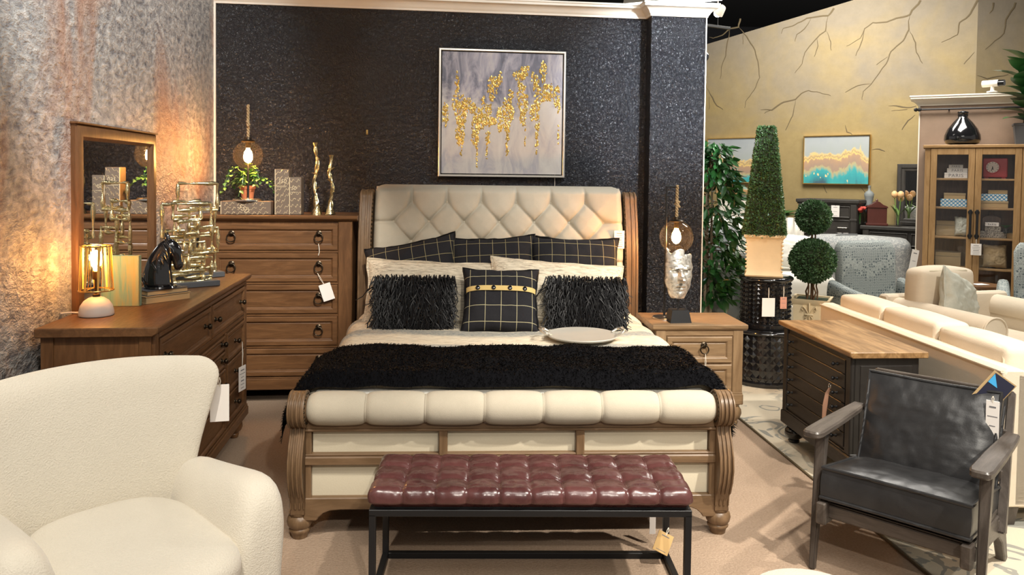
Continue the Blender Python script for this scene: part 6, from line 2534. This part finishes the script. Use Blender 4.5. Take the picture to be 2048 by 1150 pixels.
DD = T('charcoal_dresser', 'charcoal dresser beyond the damask bed carrying a wooden case and tulips', 'dresser', (5.21, 10.0, 0), -.7)
w = .58
O('case', G().box(-w, w, 0, .45, .08, 1.02, .006), M['grey_z'], DD, 20)
O('top', G().box(-w - .03, w + .03, -.03, .47, 1.02, 1.07, .008), M['grey_x'], DD, 20)
for z0, z1 in ((.82, .99), (.62, .79), (.40, .59), (.16, .37)):
    for a, b in ((-w + .09, -.02), (.02, w - .09)):
        d = drawer(DD, a, b, z0, z1, -.004, M['grey_x'], .014, .016)
        O('bar_pull', G().tube([((a + b) / 2 - .07, -.014, (z0 + z1) / 2), ((a + b) / 2 - .06, -.035, (z0 + z1) / 2), ((a + b) / 2 + .06, -.035, (z0 + z1) / 2), ((a + b) / 2 + .07, -.014, (z0 + z1) / 2)], .008, 6), M['chrome'], d, 50)
for s in (-1, 1):
    O('pilaster', G().box(s * (w - .045) - .04, s * (w - .045) + .04, -.02, .02, .08, 1.02, .004), M['grey_z'], DD, 20)


def ddw(x, y, z):
    c, s = math.cos(-.7), math.sin(-.7)
    return (5.21 + x * c - y * s, 10.0 + x * s + y * c, z)


MM = T('charcoal_mirror', 'charcoal framed mirror standing on the charcoal dresser', 'mirror', ddw(.20, .38, 1.07), -.7)
g = G()
fr = [(0, .05), (0, 0), (.01, -.012), (.05, -.012), (.06, .0), (.09, .004), (.10, .012), (.10, .03)]
g.rings([[(sx * (.46 - i), y, (.84 - i if sz > 0 else i)) for sx, sz in ((-1, -1), (1, -1), (1, 1), (-1, 1))] for i, y in fr])
O('frame', g, M['grey_z'], MM, 20)
O('glass', G().box(-.37, .37, .024, .03, .09, .75), M['mirror'], MM, 0)
HB = T('wooden_case', 'mahogany clock shaped case with an arched top on the charcoal dresser', 'case', ddw(-.45, .16, 1.071), -.35)
O('body', G().box(-.12, .12, -.08, .08, 0, .24, .004), M['redwood'], HB, 20)
O('arched_top', G().prism([(-.135, .24), (.135, .24), (.125, .262), (.07, .285), (.03, .32), (0, .33), (-.03, .32), (-.07, .285), (-.125, .262)], -.09, .09, 'y', .003), M['redwood'], HB, 20)
O('finial', G().lathe([(.010, .325), (.016, .34), (.004, .36)], 10), M['redwood'], HB, 50)
O('plinth', G().box(-.135, .135, -.095, .095, 0, .03, .004), M['redwood'], HB, 20)
TS = T('torso_statuette', 'grey torso statuette behind the mahogany case', 'statuette', ddw(-.60, .34, 1.071), -.3)
O('torso', G().lathe([(.06, 0), (.06, .02), (.02, .04), (.02, .14), (.05, .18), (.062, .24), (.045, .31), (.06, .38), (.066, .42), (.045, .45), (.018, .47), (.016, .51), (.022, .53), (0, .54)], 18), M['verdigris'], TS, 60)
RFl = T('red_flower_glass', 'glass jar with red flowers at the left end of the charcoal dresser', 'flowers', ddw(-.64, .08, 1.071))
O('jar', G().lathe([(.045, 0), (.05, .01), (.05, .11), (.04, .12), (.045, .15)], 18), M['glass'], RFl, 60)
g = G()
for k in range(5):
    g.tube([(0, 0, .01), (.012 * math.cos(k * 1.3), .012 * math.sin(k * 1.3), .17)], .004, 5)
O('stems', g, M['leaf'], RFl, 60)
for k in range(9):
    a = k * 2.4
    r = .022 * math.sqrt(k)
    O('blossom', G().ball((r * math.cos(a), r * math.sin(a), .19 + .02 * (k % 3)), .032, 8, 6, 1, 1, .8), M['redflower'], RFl, 60)
tl_leaf = leaf_mesh('tulip_leaf', .26, .05, M['leaf_lite'], .4, .3, 6)


def tulips(label, x, y, h, nfl):
    t = T('tulip_vase', label, 'flowers', ddw(x, y, 1.071), group='tulips on the charcoal dresser')
    O('vase', G().lathe([(.045, 0), (.048, .01), (.045, .16), (.05, .20), (.044, .20), (.040, .02), (0, .015)], 16), M['glass'], t, 60)
    g = G()
    for k in range(nfl):
        a = k * 2.1 + x * 9
        px_, py_ = .05 * math.cos(a), .05 * math.sin(a)
        hz = h - .05 * (k % 2)
        g.tube([(0, 0, .02), (px_ * .4, py_ * .4, hz * .5), (px_, py_, hz)], .006, 5)
        b = G()
        b.lathe([(.008, 0), (.032, .015), (.042, .045), (.036, .075), (.014, .095), (0, .09)], 10, (px_, py_, hz))
        O('blossom', b, M['tulip'], t, 60)
        leaf(t, tl_leaf, (px_ * .2, py_ * .2, .14), (math.cos(a + 1), math.sin(a + 1), 1.6), 0, rng.uniform(.8, 1.1))
    O('stems', g, M['leaf_lite'], t, 60)


tulips('glass vase of peach tulips next to the mahogany case', -.17, .12, .38, 3)
tulips('second glass vase of peach tulips in front of the charcoal mirror', .14, .16, .40, 3)

FE = T('potted_fern', 'dark leafy fern behind the right side of the cone topiary', 'plant', (3.76, 10.90, 0))
O('pedestal', G().lathe([(.16, 0), (.15, .05), (.10, .10), (.09, .80), (.13, .88), (.15, .92), (.15, 1.12), (.12, 1.12), (0, 1.08)], 20), M['cream_pot'], FE, 40)
fm = leaf_mesh('fern_leaf', .25, .065, M['leaf_dark'], .3, .7, 7)
for k in range(46):
    a = k * 2.399
    leaf(FE, fm, (.02 * math.cos(a), .02 * math.sin(a), 1.10), (math.cos(a), math.sin(a), .25 + 1.5 * ((k * .37) % 1)), rng.uniform(-.4, .4), rng.uniform(.8, 1.25))


def hallw(x, y, z):
    c, s = math.cos(-.7), math.sin(-.7)
    return (HO[0] + x * c - y * s, HO[1] + x * s + y * c, z)


for lab, x0, x1, mt in (('left teal and gold landscape painting half hidden by the cone topiary', -.13, .80, 'agate_a'), ('right teal and gold landscape painting above the charcoal chest', 1.41, 2.34, 'agate_b')):
    p = T('landscape_painting', lab, 'painting', hallw((x0 + x1) / 2, -.002, 1.97), -.7, 'teal and gold paintings on the ochre wall')
    w_, h_ = (x1 - x0) / 2, .355
    O('canvas', G().box(-w_ + .008, w_ - .008, -.04, 0, -h_ + .008, h_ - .008), M[mt], p, 0)
    g = G()
    g.rings([[(sx * (w_ - i), y, sz * (h_ - i)) for sx, sz in ((-1, -1), (1, -1), (1, 1), (-1, 1))] for i, y in ((0, 0), (0, -.055), (.014, -.055), (.014, -.03))])
    O('frame', g, M['brass'], p, 20)
bpy.context.view_layer.update()
